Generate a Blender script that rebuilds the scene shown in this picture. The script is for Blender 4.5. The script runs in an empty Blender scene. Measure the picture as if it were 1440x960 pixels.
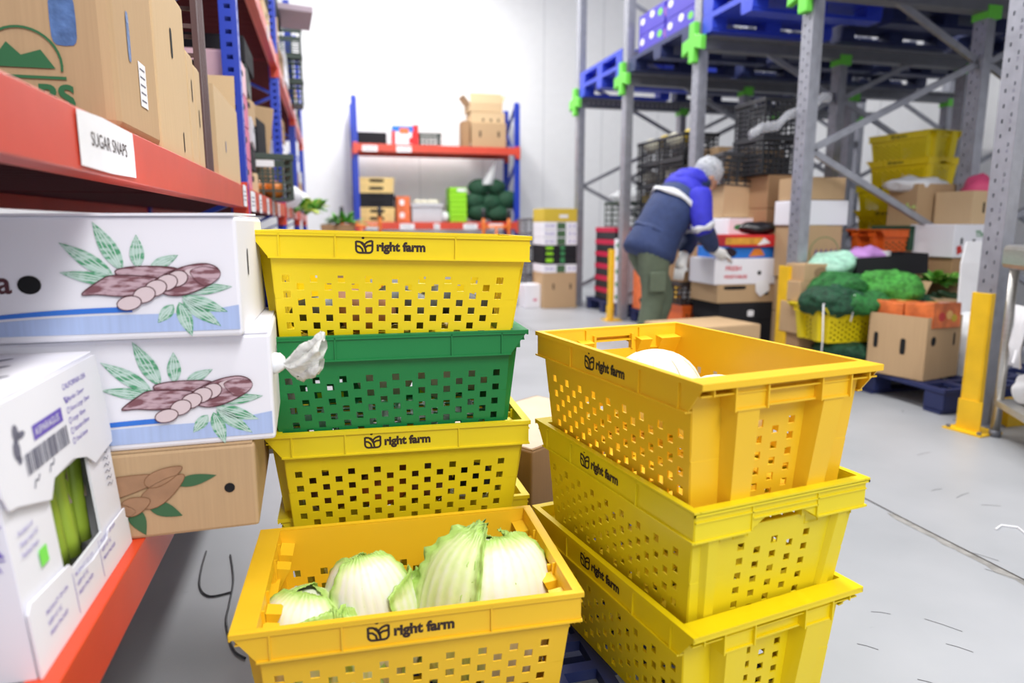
import bpy, bmesh, math, random
from mathutils import Vector, Matrix, noise
random.seed(7)
scene = bpy.context.scene
COL = scene.collection
R_ = math.radians

# ------------------------------------------------------------------ camera
CAM_H = 1.08
PITCH = math.atan(162/960); YAW = math.atan(257/math.hypot(960, 162))
cd = bpy.data.cameras.new('camera'); cam = bpy.data.objects.new('camera', cd); COL.objects.link(cam)
cam.location = (0, 0, CAM_H); cam.rotation_euler = (math.pi/2-PITCH, 0, -YAW)
cd.sensor_width = 36; cd.lens = 24; cd.clip_start = .05; cd.clip_end = 100
cd.dof.use_dof = True; cd.dof.focus_distance = 1.55; cd.dof.aperture_fstop = 2.1
scene.camera = cam
# ------------------------------------------------------------------ light
scene.view_settings.view_transform = 'Standard'; scene.view_settings.look = 'None'
scene.view_settings.gamma = 1; scene.view_settings.use_curve_mapping = False
scene.view_settings.exposure = 0.0
w = bpy.data.worlds.new('world'); scene.world = w; w.use_nodes = True
w.node_tree.nodes['Background'].inputs[0].default_value = (.93, .95, 1, 1)
w.node_tree.nodes['Background'].inputs[1].default_value = .58
def area(name, loc, sx, sy, power, rot=(0, 0, 0), col=(1, .985, .96)):
    l = bpy.data.lights.new(name, 'AREA'); l.shape = 'RECTANGLE'; l.size = sx; l.size_y = sy
    l.energy = power; l.color = col
    o = bpy.data.objects.new(name, l); o.location = loc; o.rotation_euler = rot; COL.objects.link(o)
area('ceiling_light', (1.2, -2.4, 4.6), 1.2, 2.4, 190, (R_(42), 0, 0))
area('ceiling_light', (1.4, .6, 5.4), .6, 2.6, 120)
area('ceiling_light', (1.3, 4.2, 5.8), .5, 3.2, 210)
area('ceiling_light', (1.3, 9.6, 5.6), .6, 3.6, 330)
area('ceiling_light', (-2.4, 6, 5.8), .5, 3, 60)

# camera maths: turn a place seen in the photograph into a point of the room
cR = Vector((math.cos(YAW), -math.sin(YAW), 0))
cF = Vector((math.sin(YAW)*math.cos(PITCH), math.cos(YAW)*math.cos(PITCH), -math.sin(PITCH)))
cU = cR.cross(cF); cC = Vector((0, 0, CAM_H))
def ray(x, y): return cR*((x-720)/960) + cU*((480-y)/960) + cF
def P(x, y, X=None, Y=None, Z=None):
    d = ray(x, y)
    if X is not None: t = X/d.x
    elif Y is not None: t = Y/d.y
    else: t = (Z-CAM_H)/d.z
    return cC + d*t

# ------------------------------------------------------------------ materials
def lin(c):
    c = c/255
    return c/12.92 if c <= .04045 else ((c+.055)/1.055)**2.4
def rgb(r, g, b): return (lin(r), lin(g), lin(b), 1)
MC = {}
def mat(name, c, rough=.5, metal=0, noise_amt=.0, nscale=8, bump=0, bscale=60, trans=0, spec=.5, stretch=None, sss=0, alpha=1, coat=0):
    if name in MC: return MC[name]
    m = bpy.data.materials.new(name); m.use_nodes = True; MC[name] = m
    nt = m.node_tree; b = nt.nodes['Principled BSDF']; N = nt.nodes.new; L = nt.links.new
    col = rgb(*c); b.inputs['Base Color'].default_value = col
    b.inputs['Roughness'].default_value = rough; b.inputs['Metallic'].default_value = metal
    b.inputs['Specular IOR Level'].default_value = spec
    if coat: b.inputs['Coat Weight'].default_value = coat
    if trans: b.inputs['Transmission Weight'].default_value = trans
    if alpha < 1: b.inputs['Alpha'].default_value = alpha
    if sss:
        b.inputs['Subsurface Weight'].default_value = sss; b.inputs['Subsurface Radius'].default_value = (.02, .015, .004)
    tc = N('ShaderNodeTexCoord'); mp = N('ShaderNodeMapping'); L(tc.outputs['Object'], mp.inputs[0])
    if stretch: mp.inputs['Scale'].default_value = stretch
    na = noise_amt or .04
    nz = N('ShaderNodeTexNoise'); nz.inputs['Scale'].default_value = nscale; nz.inputs['Detail'].default_value = 5
    L(mp.outputs[0], nz.inputs['Vector'])
    cr = N('ShaderNodeValToRGB'); cr.color_ramp.elements[0].position = .3; cr.color_ramp.elements[1].position = .7
    cr.color_ramp.elements[0].color = tuple(v*(1-na) for v in col[:3])+(1,)
    cr.color_ramp.elements[1].color = tuple(min(1, v*(1+na*.6)) for v in col[:3])+(1,)
    L(nz.outputs['Fac'], cr.inputs[0]); L(cr.outputs[0], b.inputs['Base Color'])
    if bump:
        n2 = N('ShaderNodeTexNoise'); n2.inputs['Scale'].default_value = bscale; L(mp.outputs[0], n2.inputs['Vector'])
        bp = N('ShaderNodeBump'); bp.inputs['Strength'].default_value = bump; bp.inputs['Distance'].default_value = .01
        L(n2.outputs['Fac'], bp.inputs['Height']); L(bp.outputs[0], b.inputs['Normal'])
    return m
def card(name, c): return mat(name, c, rough=.85, noise_amt=.05, nscale=5, bump=.02, bscale=3, spec=.15, stretch=(40, 40, 1.2))
KRAFT = card('kraft_cardboard', (192, 162, 126)); KRAFT2 = card('light_kraft_cardboard', (212, 184, 146)); KRAFT3 = card('dark_kraft_cardboard', (170, 136, 102))
WHITE = mat('white_cardboard', (238, 238, 246), rough=.8, noise_amt=.02, nscale=3, spec=.2); BLACKC = card('black_cardboard', (42, 42, 46))
LEM = mat('lemon_yellow_plastic', (240, 212, 10), .38, noise_amt=.05, nscale=3, bump=.03, bscale=40, sss=.08)
LEM2 = mat('greenish_yellow_plastic', (232, 210, 22), .4, noise_amt=.06, nscale=3, bump=.03, bscale=40, sss=.08)
AMB = mat('amber_yellow_plastic', (241, 193, 34), .4, noise_amt=.07, nscale=3, bump=.03, bscale=40, sss=.08)
AMB2 = mat('golden_yellow_plastic', (242, 194, 34), .4, noise_amt=.06, nscale=3, bump=.03, bscale=40, sss=.08)
GRN = mat('green_plastic', (22, 128, 66), .4, noise_amt=.06, nscale=3, bump=.03, bscale=40)
ORG = mat('orange_plastic', (226, 100, 32), .45)
BLKP = mat('black_plastic', (40, 41, 46), .45); DGRN = mat('dark_green_plastic', (52, 68, 60), .5); BRNP = mat('brown_plastic', (88, 62, 62), .5)
NAVY = mat('navy_plastic', (38, 48, 96), .5, noise_amt=.1); BLUP = mat('blue_plastic', (48, 72, 205), .45, noise_amt=.06); GRYP = mat('grey_plastic', (205, 206, 212), .5)
REDM = mat('red_painted_steel', (214, 76, 56), .35, noise_amt=.08, nscale=6, bump=.03, bscale=20)
ORM = mat('orange_red_painted_steel', (226, 74, 38), .35, noise_amt=.08, nscale=6, bump=.03, bscale=20)
DRED = mat('dark_red_steel_deck', (84, 28, 32), .9, spec=.1)
BLUM = mat('blue_painted_steel', (36, 66, 190), .35, noise_amt=.08); GALV = mat('galvanised_steel', (166, 168, 178), .42, metal=.55, noise_amt=.14, nscale=14)
DGALV = mat('dark_rack_steel', (122, 124, 132), .5, metal=.4, noise_amt=.1)
SS = mat('stainless_steel', (196, 194, 190), .3, metal=.8, noise_amt=.1, nscale=20, stretch=(1, 1, 8))
YELM = mat('yellow_painted_steel', (238, 190, 22), .45, noise_amt=.1, nscale=9, bump=.05, bscale=20)
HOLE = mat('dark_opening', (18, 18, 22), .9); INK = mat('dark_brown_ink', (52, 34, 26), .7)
LIME = mat('lime_green_plastic', (110, 214, 74), .5); LIMB = mat('lime_box', (150, 226, 30), .6)
PAPER = mat('white_paper', (238, 238, 242), .8, noise_amt=.04, nscale=12, bump=.2, bscale=12)
PLASTIC = mat('thin_clear_plastic', (235, 238, 240), .25, bump=.6, bscale=25, alpha=.55)
BAGW = mat('white_plastic_bag', (238, 240, 244), .35, bump=.5, bscale=18, noise_amt=.05)
NET = mat('green_net', (36, 110, 48), .75, noise_amt=.55, nscale=38, bump=1.0, bscale=70)
NETL = mat('light_green_net', (66, 150, 56), .75, noise_amt=.55, nscale=38, bump=1.0, bscale=70)
NETD = mat('dark_green_net', (22, 74, 48), .7, noise_amt=.55, nscale=38, bump=1.0, bscale=60)
PINK = mat('pink_carton', (214, 120, 150), .7, noise_amt=.15); PINKL = mat('pale_pink_carton', (236, 196, 206), .7)
REDC = mat('red_carton', (214, 40, 44), .6); MAG = mat('crimson_plastic', (196, 28, 70), .5); BLUC = mat('blue_carton', (36, 120, 214), .5)
PURP = mat('violet_carton', (76, 64, 190), .6); LILAC = mat('lilac_print', (206, 150, 226), .6); ORC = mat('orange_carton', (232, 120, 70), .6, noise_amt=.2, nscale=12)
YELC = mat('yellow_carton', (214, 186, 60), .7); GRC = mat('green_print', (60, 140, 84), .7); WOOD = mat('pale_wood', (226, 196, 130), .7, noise_amt=.15, nscale=6, stretch=(1, 8, 8))
def twotone(name, c1, c2, scale, stretch, lo=.42, hi=.56):
    m = mat(name, c1, .8); nt = m.node_tree
    for n in nt.nodes:
        if n.type == 'VALTORGB': n.color_ramp.elements[0].position = lo; n.color_ramp.elements[1].position = hi; n.color_ramp.elements[0].color = rgb(*c1); n.color_ramp.elements[1].color = rgb(*c2)
        if n.type == 'TEX_NOISE': n.inputs['Scale'].default_value = scale
        if n.type == 'MAPPING': n.inputs['Scale'].default_value = stretch
    return m
ROOT = twotone('root_brown_print', (128, 84, 92), (196, 168, 178), 30, (1, 1, 4)); ROOTD = mat('root_outline_print', (86, 46, 54), .8)
SLICE = mat('slice_print', (220, 202, 206), .8); LEAFP = twotone('leaf_green_print', (84, 160, 118), (182, 212, 200), 45, (1, 1, 2.5)); LEAFW = mat('leaf_vein_print', (206, 226, 220), .8)
BLUEP = mat('blue_stripe_print', (52, 120, 220), .7); BLUEL = mat('pale_blue_print', (176, 196, 238), .8, noise_amt=.08, nscale=120, stretch=(1, 1, .02))
LEAFK = mat('dark_leaf_print', (62, 104, 70), .85); ROOTK = mat('kraft_root_print', (166, 128, 98), .85, noise_amt=.2, nscale=20)
INKP = mat('purple_ink', (108, 88, 186), .8); INKG = mat('grey_ink', (110, 110, 128), .8); INKN = mat('green_ink', (50, 110, 70), .8); INKR = mat('red_ink', (214, 70, 84), .8)
TAPE = mat('brown_tape', (186, 146, 96), .3, spec=.6); STICK = mat('green_sticker', (132, 240, 96), .6)
LEAF = mat('fresh_leaf', (74, 150, 40), .5, noise_amt=.3, nscale=10); TOM = mat('red_fruit', (198, 40, 34), .3); WVEG = mat('white_vegetable_skin', (236, 232, 212), .5, noise_amt=.06)
ORV = mat('orange_vegetable_skin', (226, 132, 50), .5, noise_amt=.2); CUC = mat('cucumber_skin', (40, 74, 44), .4, noise_amt=.3, nscale=30)

# ------------------------------------------------------------------ mesh builder
class MB:
    def __init__(s): s.v = []; s.f = []; s.mi = []; s.mats = []
    def _m(s, m):
        if m not in s.mats: s.mats.append(m)
        return s.mats.index(m)
    def add(s, vs, fs, m, M=None):
        o = len(s.v); k = s._m(m)
        for v in vs:
            v = Vector(v); s.v.append(M @ v if M else v)
        for f in fs: s.f.append([i+o for i in f]); s.mi.append(k)
        return s
    def box(s, c, d, m, M=None):
        x, y, z = d[0]/2, d[1]/2, d[2]/2; cx, cy, cz = c
        vs = [(cx+a*x, cy+b*y, cz+e*z) for e in (-1, 1) for b in (-1, 1) for a in (-1, 1)]
        return s.add(vs, [(0, 2, 3, 1), (4, 5, 7, 6), (0, 1, 5, 4), (2, 6, 7, 3), (0, 4, 6, 2), (1, 3, 7, 5)], m, M)
    def bb(s, x0, x1, y0, y1, z0, z1, m, M=None):
        return s.box(((x0+x1)/2, (y0+y1)/2, (z0+z1)/2), (abs(x1-x0), abs(y1-y0), abs(z1-z0)), m, M)
    def bar(s, a, b, w_, h_, m, up=(0, 0, 1)):
        a = Vector(a); b = Vector(b); d = b-a; L = d.length; z = d.normalized(); u = Vector(up)
        if abs(z.dot(u)) > .95: u = Vector((1, 0, 0))
        x = u.cross(z).normalized(); y = z.cross(x)
        M = Matrix((x, y, z)).transposed().to_4x4(); M.translation = (a+b)/2
        return s.box((0, 0, 0), (w_, h_, L), m, M)
    def tube(s, pts, r, m, seg=8, cap=True):
        pts = [Vector(p) for p in pts]; n = len(pts); rs = r if isinstance(r, (list, tuple)) else [r]*n
        vs = []; fs = []; px = None
        for i, p in enumerate(pts):
            d = (pts[min(i+1, n-1)]-pts[max(i-1, 0)])
            d = d.normalized() if d.length > 1e-9 else Vector((0, 0, 1))
            if px is None:
                u = Vector((0, 0, 1)) if abs(d.z) < .9 else Vector((1, 0, 0)); px = u.cross(d).normalized()
            else:
                px = (px-d*px.dot(d)).normalized()
            py = d.cross(px)
            for k in range(seg):
                a = 2*math.pi*k/seg; vs.append(p+(px*math.cos(a)+py*math.sin(a))*rs[i])
        for i in range(n-1):
            for k in range(seg):
                k2 = (k+1) % seg; fs.append((i*seg+k, i*seg+k2, (i+1)*seg+k2, (i+1)*seg+k))
        if cap: fs.append(tuple(range(seg-1, -1, -1))); fs.append(tuple((n-1)*seg+k for k in range(seg)))
        return s.add(vs, fs, m)
    def loft(s, rings, m, cap=True):
        n = len(rings); k = len(rings[0]); vs = [v for r in rings for v in r]
        fs = [(i*k+j, i*k+(j+1) % k, (i+1)*k+(j+1) % k, (i+1)*k+j) for i in range(n-1) for j in range(k)]
        if cap: fs += [tuple(range(k-1, -1, -1)), tuple((n-1)*k+j for j in range(k))]
        return s.add(vs, fs, m)
    def ell(s, c, r, m, seg=14, rings=9, M=None, amp=0, fr=3, seed=0):
        c = Vector(c); vs = [c+Vector((0, 0, -r[2]))]; fs = []
        for i in range(1, rings):
            t = -math.pi/2+math.pi*i/rings
            for k in range(seg):
                a = 2*math.pi*k/seg; vs.append(c+Vector((r[0]*math.cos(t)*math.cos(a), r[1]*math.cos(t)*math.sin(a), r[2]*math.sin(t))))
        vs.append(c+Vector((0, 0, r[2]))); T_ = len(vs)-1
        for k in range(seg):
            fs.append((0, 1+(k+1) % seg, 1+k)); fs.append((T_, T_-seg+k, T_-seg+(k+1) % seg))
        for i in range(rings-2):
            for k in range(seg):
                a = 1+i*seg; fs.append((a+k, a+(k+1) % seg, a+seg+(k+1) % seg, a+seg+k))
        if amp:
            vs = [c+(v-c)*(1+amp*noise.noise((v-c)/max(r)*fr+Vector((seed, seed*1.7, 0)))) for v in vs]
        return s.add(vs, fs, m, M)
    def panel(s, A, B, C_, D, holes, m):
        """quad A(0,0) B(1,0) C(1,1) D(0,1) with rectangular openings given in u,v"""
        A, B, C_, D = map(Vector, (A, B, C_, D))
        us = sorted(set([0, 1]+[round(h[i], 5) for h in holes for i in (0, 1)])); vsn = sorted(set([0, 1]+[round(h[i], 5) for h in holes for i in (2, 3)]))
        vs = [(A*(1-u)+B*u)*(1-v)+(D*(1-u)+C_*u)*v for v in vsn for u in us]; fs = []; n = len(us)
        for j in range(len(vsn)-1):
            for i in range(n-1):
                cu = (us[i]+us[i+1])/2; cv = (vsn[j]+vsn[j+1])/2
                if any(h[0] < cu < h[1] and h[2] < cv < h[3] for h in holes): continue
                fs.append((j*n+i, j*n+i+1, (j+1)*n+i+1, (j+1)*n+i))
        return s.add(vs, fs, m)
    def poly(s, pts, m, M=None):   # flat polygon x,y -> z=0
        return s.add([(p[0], p[1], 0) for p in pts], [tuple(range(len(pts)))], m, M)
    def stroke(s, pts, w_, m, M=None):
        pts = [Vector((p[0], p[1])) for p in pts]; vs = []; n = len(pts)
        for i, p in enumerate(pts):
            d = pts[min(i+1, n-1)]-pts[max(i-1, 0)]; d = d.normalized() if d.length else Vector((1, 0)); q = Vector((-d.y, d.x))*w_/2
            vs += [(p.x+q.x, p.y+q.y, 0), (p.x-q.x, p.y-q.y, 0)]
        return s.add(vs, [(2*i, 2*i+1, 2*i+3, 2*i+2) for i in range(n-1)], m, M)
    def text(s, t, size, m, M=None, bold=0, align='LEFT'):
        cu = bpy.data.curves.new('t', 'FONT'); cu.body = t; cu.size = size; cu.offset = bold; cu.align_x = align
        cu.resolution_u = 4
        o = bpy.data.objects.new('t', cu); COL.objects.link(o)
        me = bpy.data.meshes.new_from_object(o)
        s.add([v.co.copy() for v in me.vertices], [tuple(p.vertices) for p in me.polygons], m, M)
        bpy.data.objects.remove(o); bpy.data.curves.remove(cu); bpy.data.meshes.remove(me)
        return s
    def build(s, name, parent=None, loc=(0, 0, 0), rot=0, smooth=False, bevel=0, solid=0, sub=0):
        me = bpy.data.meshes.new(name); me.from_pydata([tuple(v) for v in s.v], [], s.f)
        for m in s.mats: me.materials.append(m)
        me.polygons.foreach_set('material_index', s.mi)
        if smooth: me.polygons.foreach_set('use_smooth', [True]*len(me.polygons))
        me.update()
        if solid or smooth:
            b = bmesh.new(); b.from_mesh(me); bmesh.ops.remove_doubles(b, verts=b.verts, dist=1e-5); b.to_mesh(me); b.free()
        o = bpy.data.objects.new(name, me); COL.objects.link(o)
        o.location = loc; o.rotation_euler = (0, 0, rot)
        if parent: o.parent = parent
        if solid:
            d = o.modifiers.new('wall', 'SOLIDIFY'); d.thickness = solid; d.offset = 0
        if bevel:
            d = o.modifiers.new('edges', 'BEVEL'); d.width = bevel; d.segments = 2; d.limit_method = 'ANGLE'
        if sub:
            d = o.modifiers.new('soft', 'SUBSURF'); d.levels = sub; d.render_levels = sub
        return o
def T(name, label, cat, loc=(0, 0, 0), rot=0, group=None):
    o = bpy.data.objects.new(name, None); COL.objects.link(o); o.empty_display_size = .05
    o.location = loc; o.rotation_euler = rot if isinstance(rot, tuple) else (0, 0, rot)
    return tag(o, label, cat, group)
def tag(o, label, cat, group=None):
    o['label'] = label; o['category'] = cat
    if group: o['group'] = group
    return o
def dup(root, loc, rot=0, label=None, group=None, scale=None):
    def cp(o, par):
        c = o.copy(); COL.objects.link(c)
        if par: c.parent = par
        for ch in o.children: cp(ch, c)
        return c
    r = cp(root, None); r.location = loc; r.rotation_euler = rot if isinstance(rot, tuple) else (0, 0, rot)
    if scale: r.scale = scale
    if label: r['label'] = label
    if group: r['group'] = group
    return r
def struct(o): o['kind'] = 'structure'; return o
def FR(x, y, z): return Matrix.Translation((x, y, z)) @ Matrix.Rotation(math.pi/2, 4, 'X')          # drawing on a face that looks to -Y
def RT(x, y, z): return Matrix.Translation((x, y, z)) @ Matrix.Rotation(math.pi/2, 4, 'Z') @ Matrix.Rotation(math.pi/2, 4, 'X')   # looks to +X
def LT(x, y, z): return Matrix.Translation((x, y, z)) @ Matrix.Rotation(-math.pi/2, 4, 'Z') @ Matrix.Rotation(math.pi/2, 4, 'X')  # looks to -X
def UP(x, y, z, a=0): return Matrix.Translation((x, y, z)) @ Matrix.Rotation(a, 4, 'Z')

# ------------------------------------------------------------------ room
def room():
    m = bpy.data.materials.new('polished_concrete'); m.use_nodes = True; nt = m.node_tree; N = nt.nodes.new; L = nt.links.new; b = nt.nodes['Principled BSDF']
    tc = N('ShaderNodeTexCoord'); n1 = N('ShaderNodeTexNoise'); n1.inputs['Scale'].default_value = 1.3; n1.inputs['Detail'].default_value = 9; L(tc.outputs['Object'], n1.inputs['Vector'])
    r1 = N('ShaderNodeValToRGB'); r1.color_ramp.elements[0].position = .3; r1.color_ramp.elements[1].position = .7
    r1.color_ramp.elements[0].color = rgb(156, 159, 164); r1.color_ramp.elements[1].color = rgb(176, 178, 183); L(n1.outputs['Fac'], r1.inputs[0])
    mp = N('ShaderNodeMapping'); mp.inputs['Scale'].default_value = (9, 60, 1); mp.inputs['Rotation'].default_value = (0, 0, .7); L(tc.outputs['Object'], mp.inputs[0])
    n2 = N('ShaderNodeTexNoise'); n2.inputs['Scale'].default_value = 1.0; n2.inputs['Detail'].default_value = 4; L(mp.outputs[0], n2.inputs['Vector'])
    r2 = N('ShaderNodeValToRGB'); r2.color_ramp.elements[0].position = .22; r2.color_ramp.elements[1].position = .27
    r2.color_ramp.elements[0].color = (.35, .35, .36, 1); r2.color_ramp.elements[1].color = (1, 1, 1, 1); L(n2.outputs['Fac'], r2.inputs[0])
    mx = N('ShaderNodeMix'); mx.data_type = 'RGBA'; mx.blend_type = 'MULTIPLY'; mx.inputs[0].default_value = .6
    L(r1.outputs[0], mx.inputs[6]); L(r2.outputs[0], mx.inputs[7]); L(mx.outputs[2], b.inputs['Base Color'])
    b.inputs['Roughness'].default_value = .42
    f = MB().bb(-4, 9, -3, 12.6, -.1, 0, m).build('floor'); struct(f)
    wm = mat('white_wall_panel', (240, 241, 243), .5, noise_amt=.02)
    wg = mat('wall_panel_groove', (205, 207, 211), .6)
    wb = MB().bb(-4, 9, 12.5, 12.65, 0, 7, wm)
    for x in [-3+1.15*k for k in range(11)]: wb.bb(x-.006, x+.006, 12.496, 12.5, 0, 7, wg)
    struct(wb.build('wall_back'))
    wr = MB().bb(8.6, 8.75, -3, 12.5, 0, 7, wm)
    for y in [-2+1.15*k for k in range(12)]: wr.bb(8.596, 8.6, y-.006, y+.006, 0, 7, wg)
    struct(wr.build('wall_right'))
    struct(MB().bb(-4.15, -4, -3, 12.5, 0, 7, wm).build('wall_left'))
    # expansion joint, wandering crack with crumbled edge
    jm = mat('joint_dark', (70, 66, 64), .9); js = mat('joint_stain', (150, 148, 145), .9, noise_amt=.3, nscale=30)
    j = MB(); pts = []
    for k in range(60):
        y = .6+k*.19; pts.append((2.035+.006*noise.noise(Vector((0, y*3, 1))), y))
    j.stroke(pts, .008, jm, UP(0, 0, .0012))
    for k in range(7):
        y = 1.35+k*.1; j.poly([(2.03+(.012+.016*random.random())*math.cos(a)-.012, y+.07*math.sin(a)) for a in [i*math.pi/4 for i in range(8)]], js, UP(0, 0, .0006+.00005*k))
    struct(j.build('floor_joint'))
    # scuffs on the floor
    sm = mat('scuff_mark', (96, 96, 100), .9); s = MB()
    for (px, py, l, a) in [(1225, 860, .05, -.5), (1300, 870, .09, -1.0), (1330, 905, .06, -.9), (1270, 580, .07, .8), (1290, 640, .1, .2), (1345, 700, .1, .3), (1380, 710, .07, -.4), (1385, 800, .12, -1.1), (1360, 775, .09, -1.1), (1205, 905, .05, -.8), (1290, 955, .05, -.8), (1310, 690, .06, .1)]:
        p = P(px, py, Z=0); s.stroke([(p.x, p.y), (p.x+l*math.cos(a)*.5, p.y+l*math.sin(a)*.5+.004), (p.x+l*math.cos(a), p.y+l*math.sin(a))], .0025, sm, UP(0, 0, .0008))
    struct(s.build('floor_scuff'))
    p = P(1400, 745, Z=0); q = MB()
    q.tube([(p.x+dx, p.y+dy, .004) for dx, dy in [(0, 0), (.05, .02), (.09, -.01), (.07, -.05), (.11, -.07), (.14, -.05), (.12, -.02)]], .0035, PAPER, 5)
    tag(q.build('paper_string'), 'curl of white string lying on the pale floor at the right', 'string')
room()

# ------------------------------------------------------------------ yellow crates
CH = .24
def crate_meshes(m):
    """returns builders of body and rim; flared end at -x"""
    zt = CH-.004; bx0, bx1, by = -.246, .256, .170; tx0, tx1, ty = -.262, .284, .188
    b = MB()
    def long_holes():
        H = []; n = 17
        for i in range(n):
            u = .048+i*(.875/(n-1)); off = 0 if i % 2 == 0 else .072
            for r in range(4):
                v = .59-off-r*.145
                if v < .05: continue
                H.append((u-.0145, u+.0145, v-.032, v+.032))
        return H
    for sy in (-1, 1):
        A = (bx0, sy*by, 0); B = (bx1, sy*by, 0); C_ = (tx1, sy*ty, zt); D = (tx0, sy*ty, zt)
        b.panel(A, B, C_, D, long_holes(), m)
    for (x0, x1, nc, fl) in ((bx0, tx0, 3, 1), (bx1, tx1, 5, 0)):
        H = []
        cw = .05 if fl else .075
        for i in range(nc):
            u = .5+(i-(nc-1)/2)*(.105 if not fl else .1)
            for r in range(5):
                v = .62-r*.125-(0 if i % 2 == 0 else .06)
                if v > .05: H.append((u-.02, u+.02, v-.03, v+.03))
        H.append((.36, .64, .79, .92))
        b.panel((x0, -by, 0), (x0, by, 0), (x1, ty, zt), (x1, -ty, zt), H, m)
    H = []
    for i in range(13):
        for j in range(8):
            u = .05+i*.075; v = .07+j*.122; H.append((u-.02, u+.02, v-.035, v+.035))
    b.panel((bx0, -by, .002), (bx1, -by, .002), (bx1, by, .002), (bx0, by, .002), H, m)
    # pilasters on the flared end, corner posts
    for sy in (-1, 1):
        for fl, (xb, xt, dx) in enumerate(((bx0, tx0, -.033), (bx1, tx1, .012))):
            for (ya, yb) in (((.058, .112),) if fl == 0 else ((.118, .15),)):
                P8 = []
                zz = .19
                xz = xb+(xt-xb)*zz/zt
                o = 1.0
                for (x, z, g) in ((xb, .003, 1.0), (xz, zz, 1.12)):
                    P8 += [(x, sy*ya*g, z), (x+dx*(.75 if z < .1 else 1.0), sy*(ya+.007)*g, z), (x+dx*(.75 if z < .1 else 1.0), sy*(yb-.007)*g, z), (x, sy*yb*g, z)]
                b.add(P8, [(0, 1, 5, 4), (1, 2, 6, 5), (2, 3, 7, 6), (0, 3, 2, 1), (4, 5, 6, 7)], m)
    # inner stacking ledges
    for sx, xe in ((-1, tx0), (1, tx1)):
        for sy in (-1, 1):
            x0 = xe-sx*.004; x1 = xe-sx*.03
            for (yc, hw) in ((.155, .028), (.082, .016)):
                ya, yb = sy*(yc-hw), sy*(yc+hw)
                b.add([(x0, ya, .212), (x0, yb, .212), (x1, yb, .208), (x1, ya, .208), (x0-sx*.002, ya, .165), (x0-sx*.002, yb, .165)],
                      [(0, 1, 2, 3), (3, 2, 5, 4), (0, 3, 4), (1, 5, 2)], m)
    # rim
    r = MB(); ox0, ox1, oy = -.302, .3, .2; zr = CH
    r.bb(ox0, ox1, -oy, -ty+.001, zr-.005, zr, m); r.bb(ox0, ox1, ty-.001, oy, zr-.005, zr, m)
    r.bb(ox0, tx0+.002, -ty, ty, zr-.005, zr, m); r.bb(tx1-.002, ox1, -ty, ty, zr-.005, zr, m)
    r.bb(ox0, ox1, -oy, -oy+.0035, zr-.009, zr-.004, m); r.bb(ox0, ox1, oy-.0035, oy, zr-.009, zr-.004, m)
    r.bb(ox0, ox0+.0035, -oy, oy, zr-.011, zr-.004, m); r.bb(ox1-.0035, ox1, -oy, oy, zr-.009, zr-.004, m)
    zb = .185; ysk = .1945; xs0, xs1 = -.262, .2945
    for s in (-1, 1):
        r.bb(xs0, xs1, s*ysk-.0015, s*ysk+.0015, zb, zr-.004, m)          # band
        r.bb(xs0, xs1+.003, s*.187, s*(ysk+.0058), zb-.002, zb+.0015, m)  # lower flange
        for x in (-.24, -.125, .13): r.bb(x-.0014, x+.0014, s*(ysk+.001), s*(ysk+.0055), zb, zr-.004, m)
        # diagonal corner gusset of the flared end
        r.add([(ox0+.002, s*(ysk-.0015), zr-.005), (xs0, s*(ysk-.0015), zr-.005), (xs0, s*(ysk-.0015), zb), (ox0+.002, s*(ysk+.0015), zr-.005), (xs0, s*(ysk+.0015), zr-.005), (xs0, s*(ysk+.0015), zb)],
              [(0, 1, 2), (3, 5, 4), (0, 2, 5, 3), (0, 3, 4, 1), (1, 4, 5, 2)], m)
        r.bb(xs0-.001, -.24, s*.187, s*ysk, zb-.002, zb+.0015, m)
    # plain end band
    for (ya, yb) in ((-ysk, -.075), (.075, ysk)):
        r.bb(xs1-.0015, xs1+.0015, ya, yb, zb, zr-.004, m); r.bb(.272, xs1+.004, ya, yb, zb-.002, zb+.0015, m)
    r.bb(xs1-.0015, xs1+.0015, -.075, .075, .208, zr-.004, m); r.bb(.276, xs1+.004, -.075, .075, .206, .2095, m)
    for y in (-.075, .075):
        r.bb(.276, xs1+.004, y-.0015, y+.0015, zb, zr-.004, m)
        r.add([(xs1, y, .208), (xs1, y, zb), (.272, y, zb), (xs1, y-y*.5, .208)], [(0, 1, 3), (1, 2, 3)], m)
    r.bb(.282, xs1+.004, -ysk, ysk, zr-.022, zr-.0195, m)
    # flared end: narrow band, second ledge, gussets and hanging panels
    r.bb(-.294, -.262, -ysk, ysk, zr-.024, zr-.0215, m)
    for (ya, yb) in ((-.128, -.06), (.06, .128)):
        r.bb(-.292, -.2895, ya, yb, zb+.004, zr-.01, m); r.bb(-.295, -.25, ya, yb, zb+.002, zb+.0055, m)
        for y in (ya, yb): r.bb(-.2985, -.255, y-.0015, y+.0015, zb+.002, zr-.005, m)
    for y in (-.172, .172): r.bb(-.298, -.262, y-.0012, y+.0012, zr-.024, zr-.005, m)
    r.bb(-.2815, -.279, -.06, .06, zb+.004, zr-.01, m); r.bb(-.286, -.25, -.06, .06, zb+.002, zb+.0055, m)
    # handle frames
    for xe, s in ((tx0, -1), (tx1, 1)):
        r.bb(xe-.012, xe+.002, -.056, -.05, .186, .222, m); r.bb(xe-.012, xe+.002, .05, .056, .186, .222, m)
    return b, r
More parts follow.
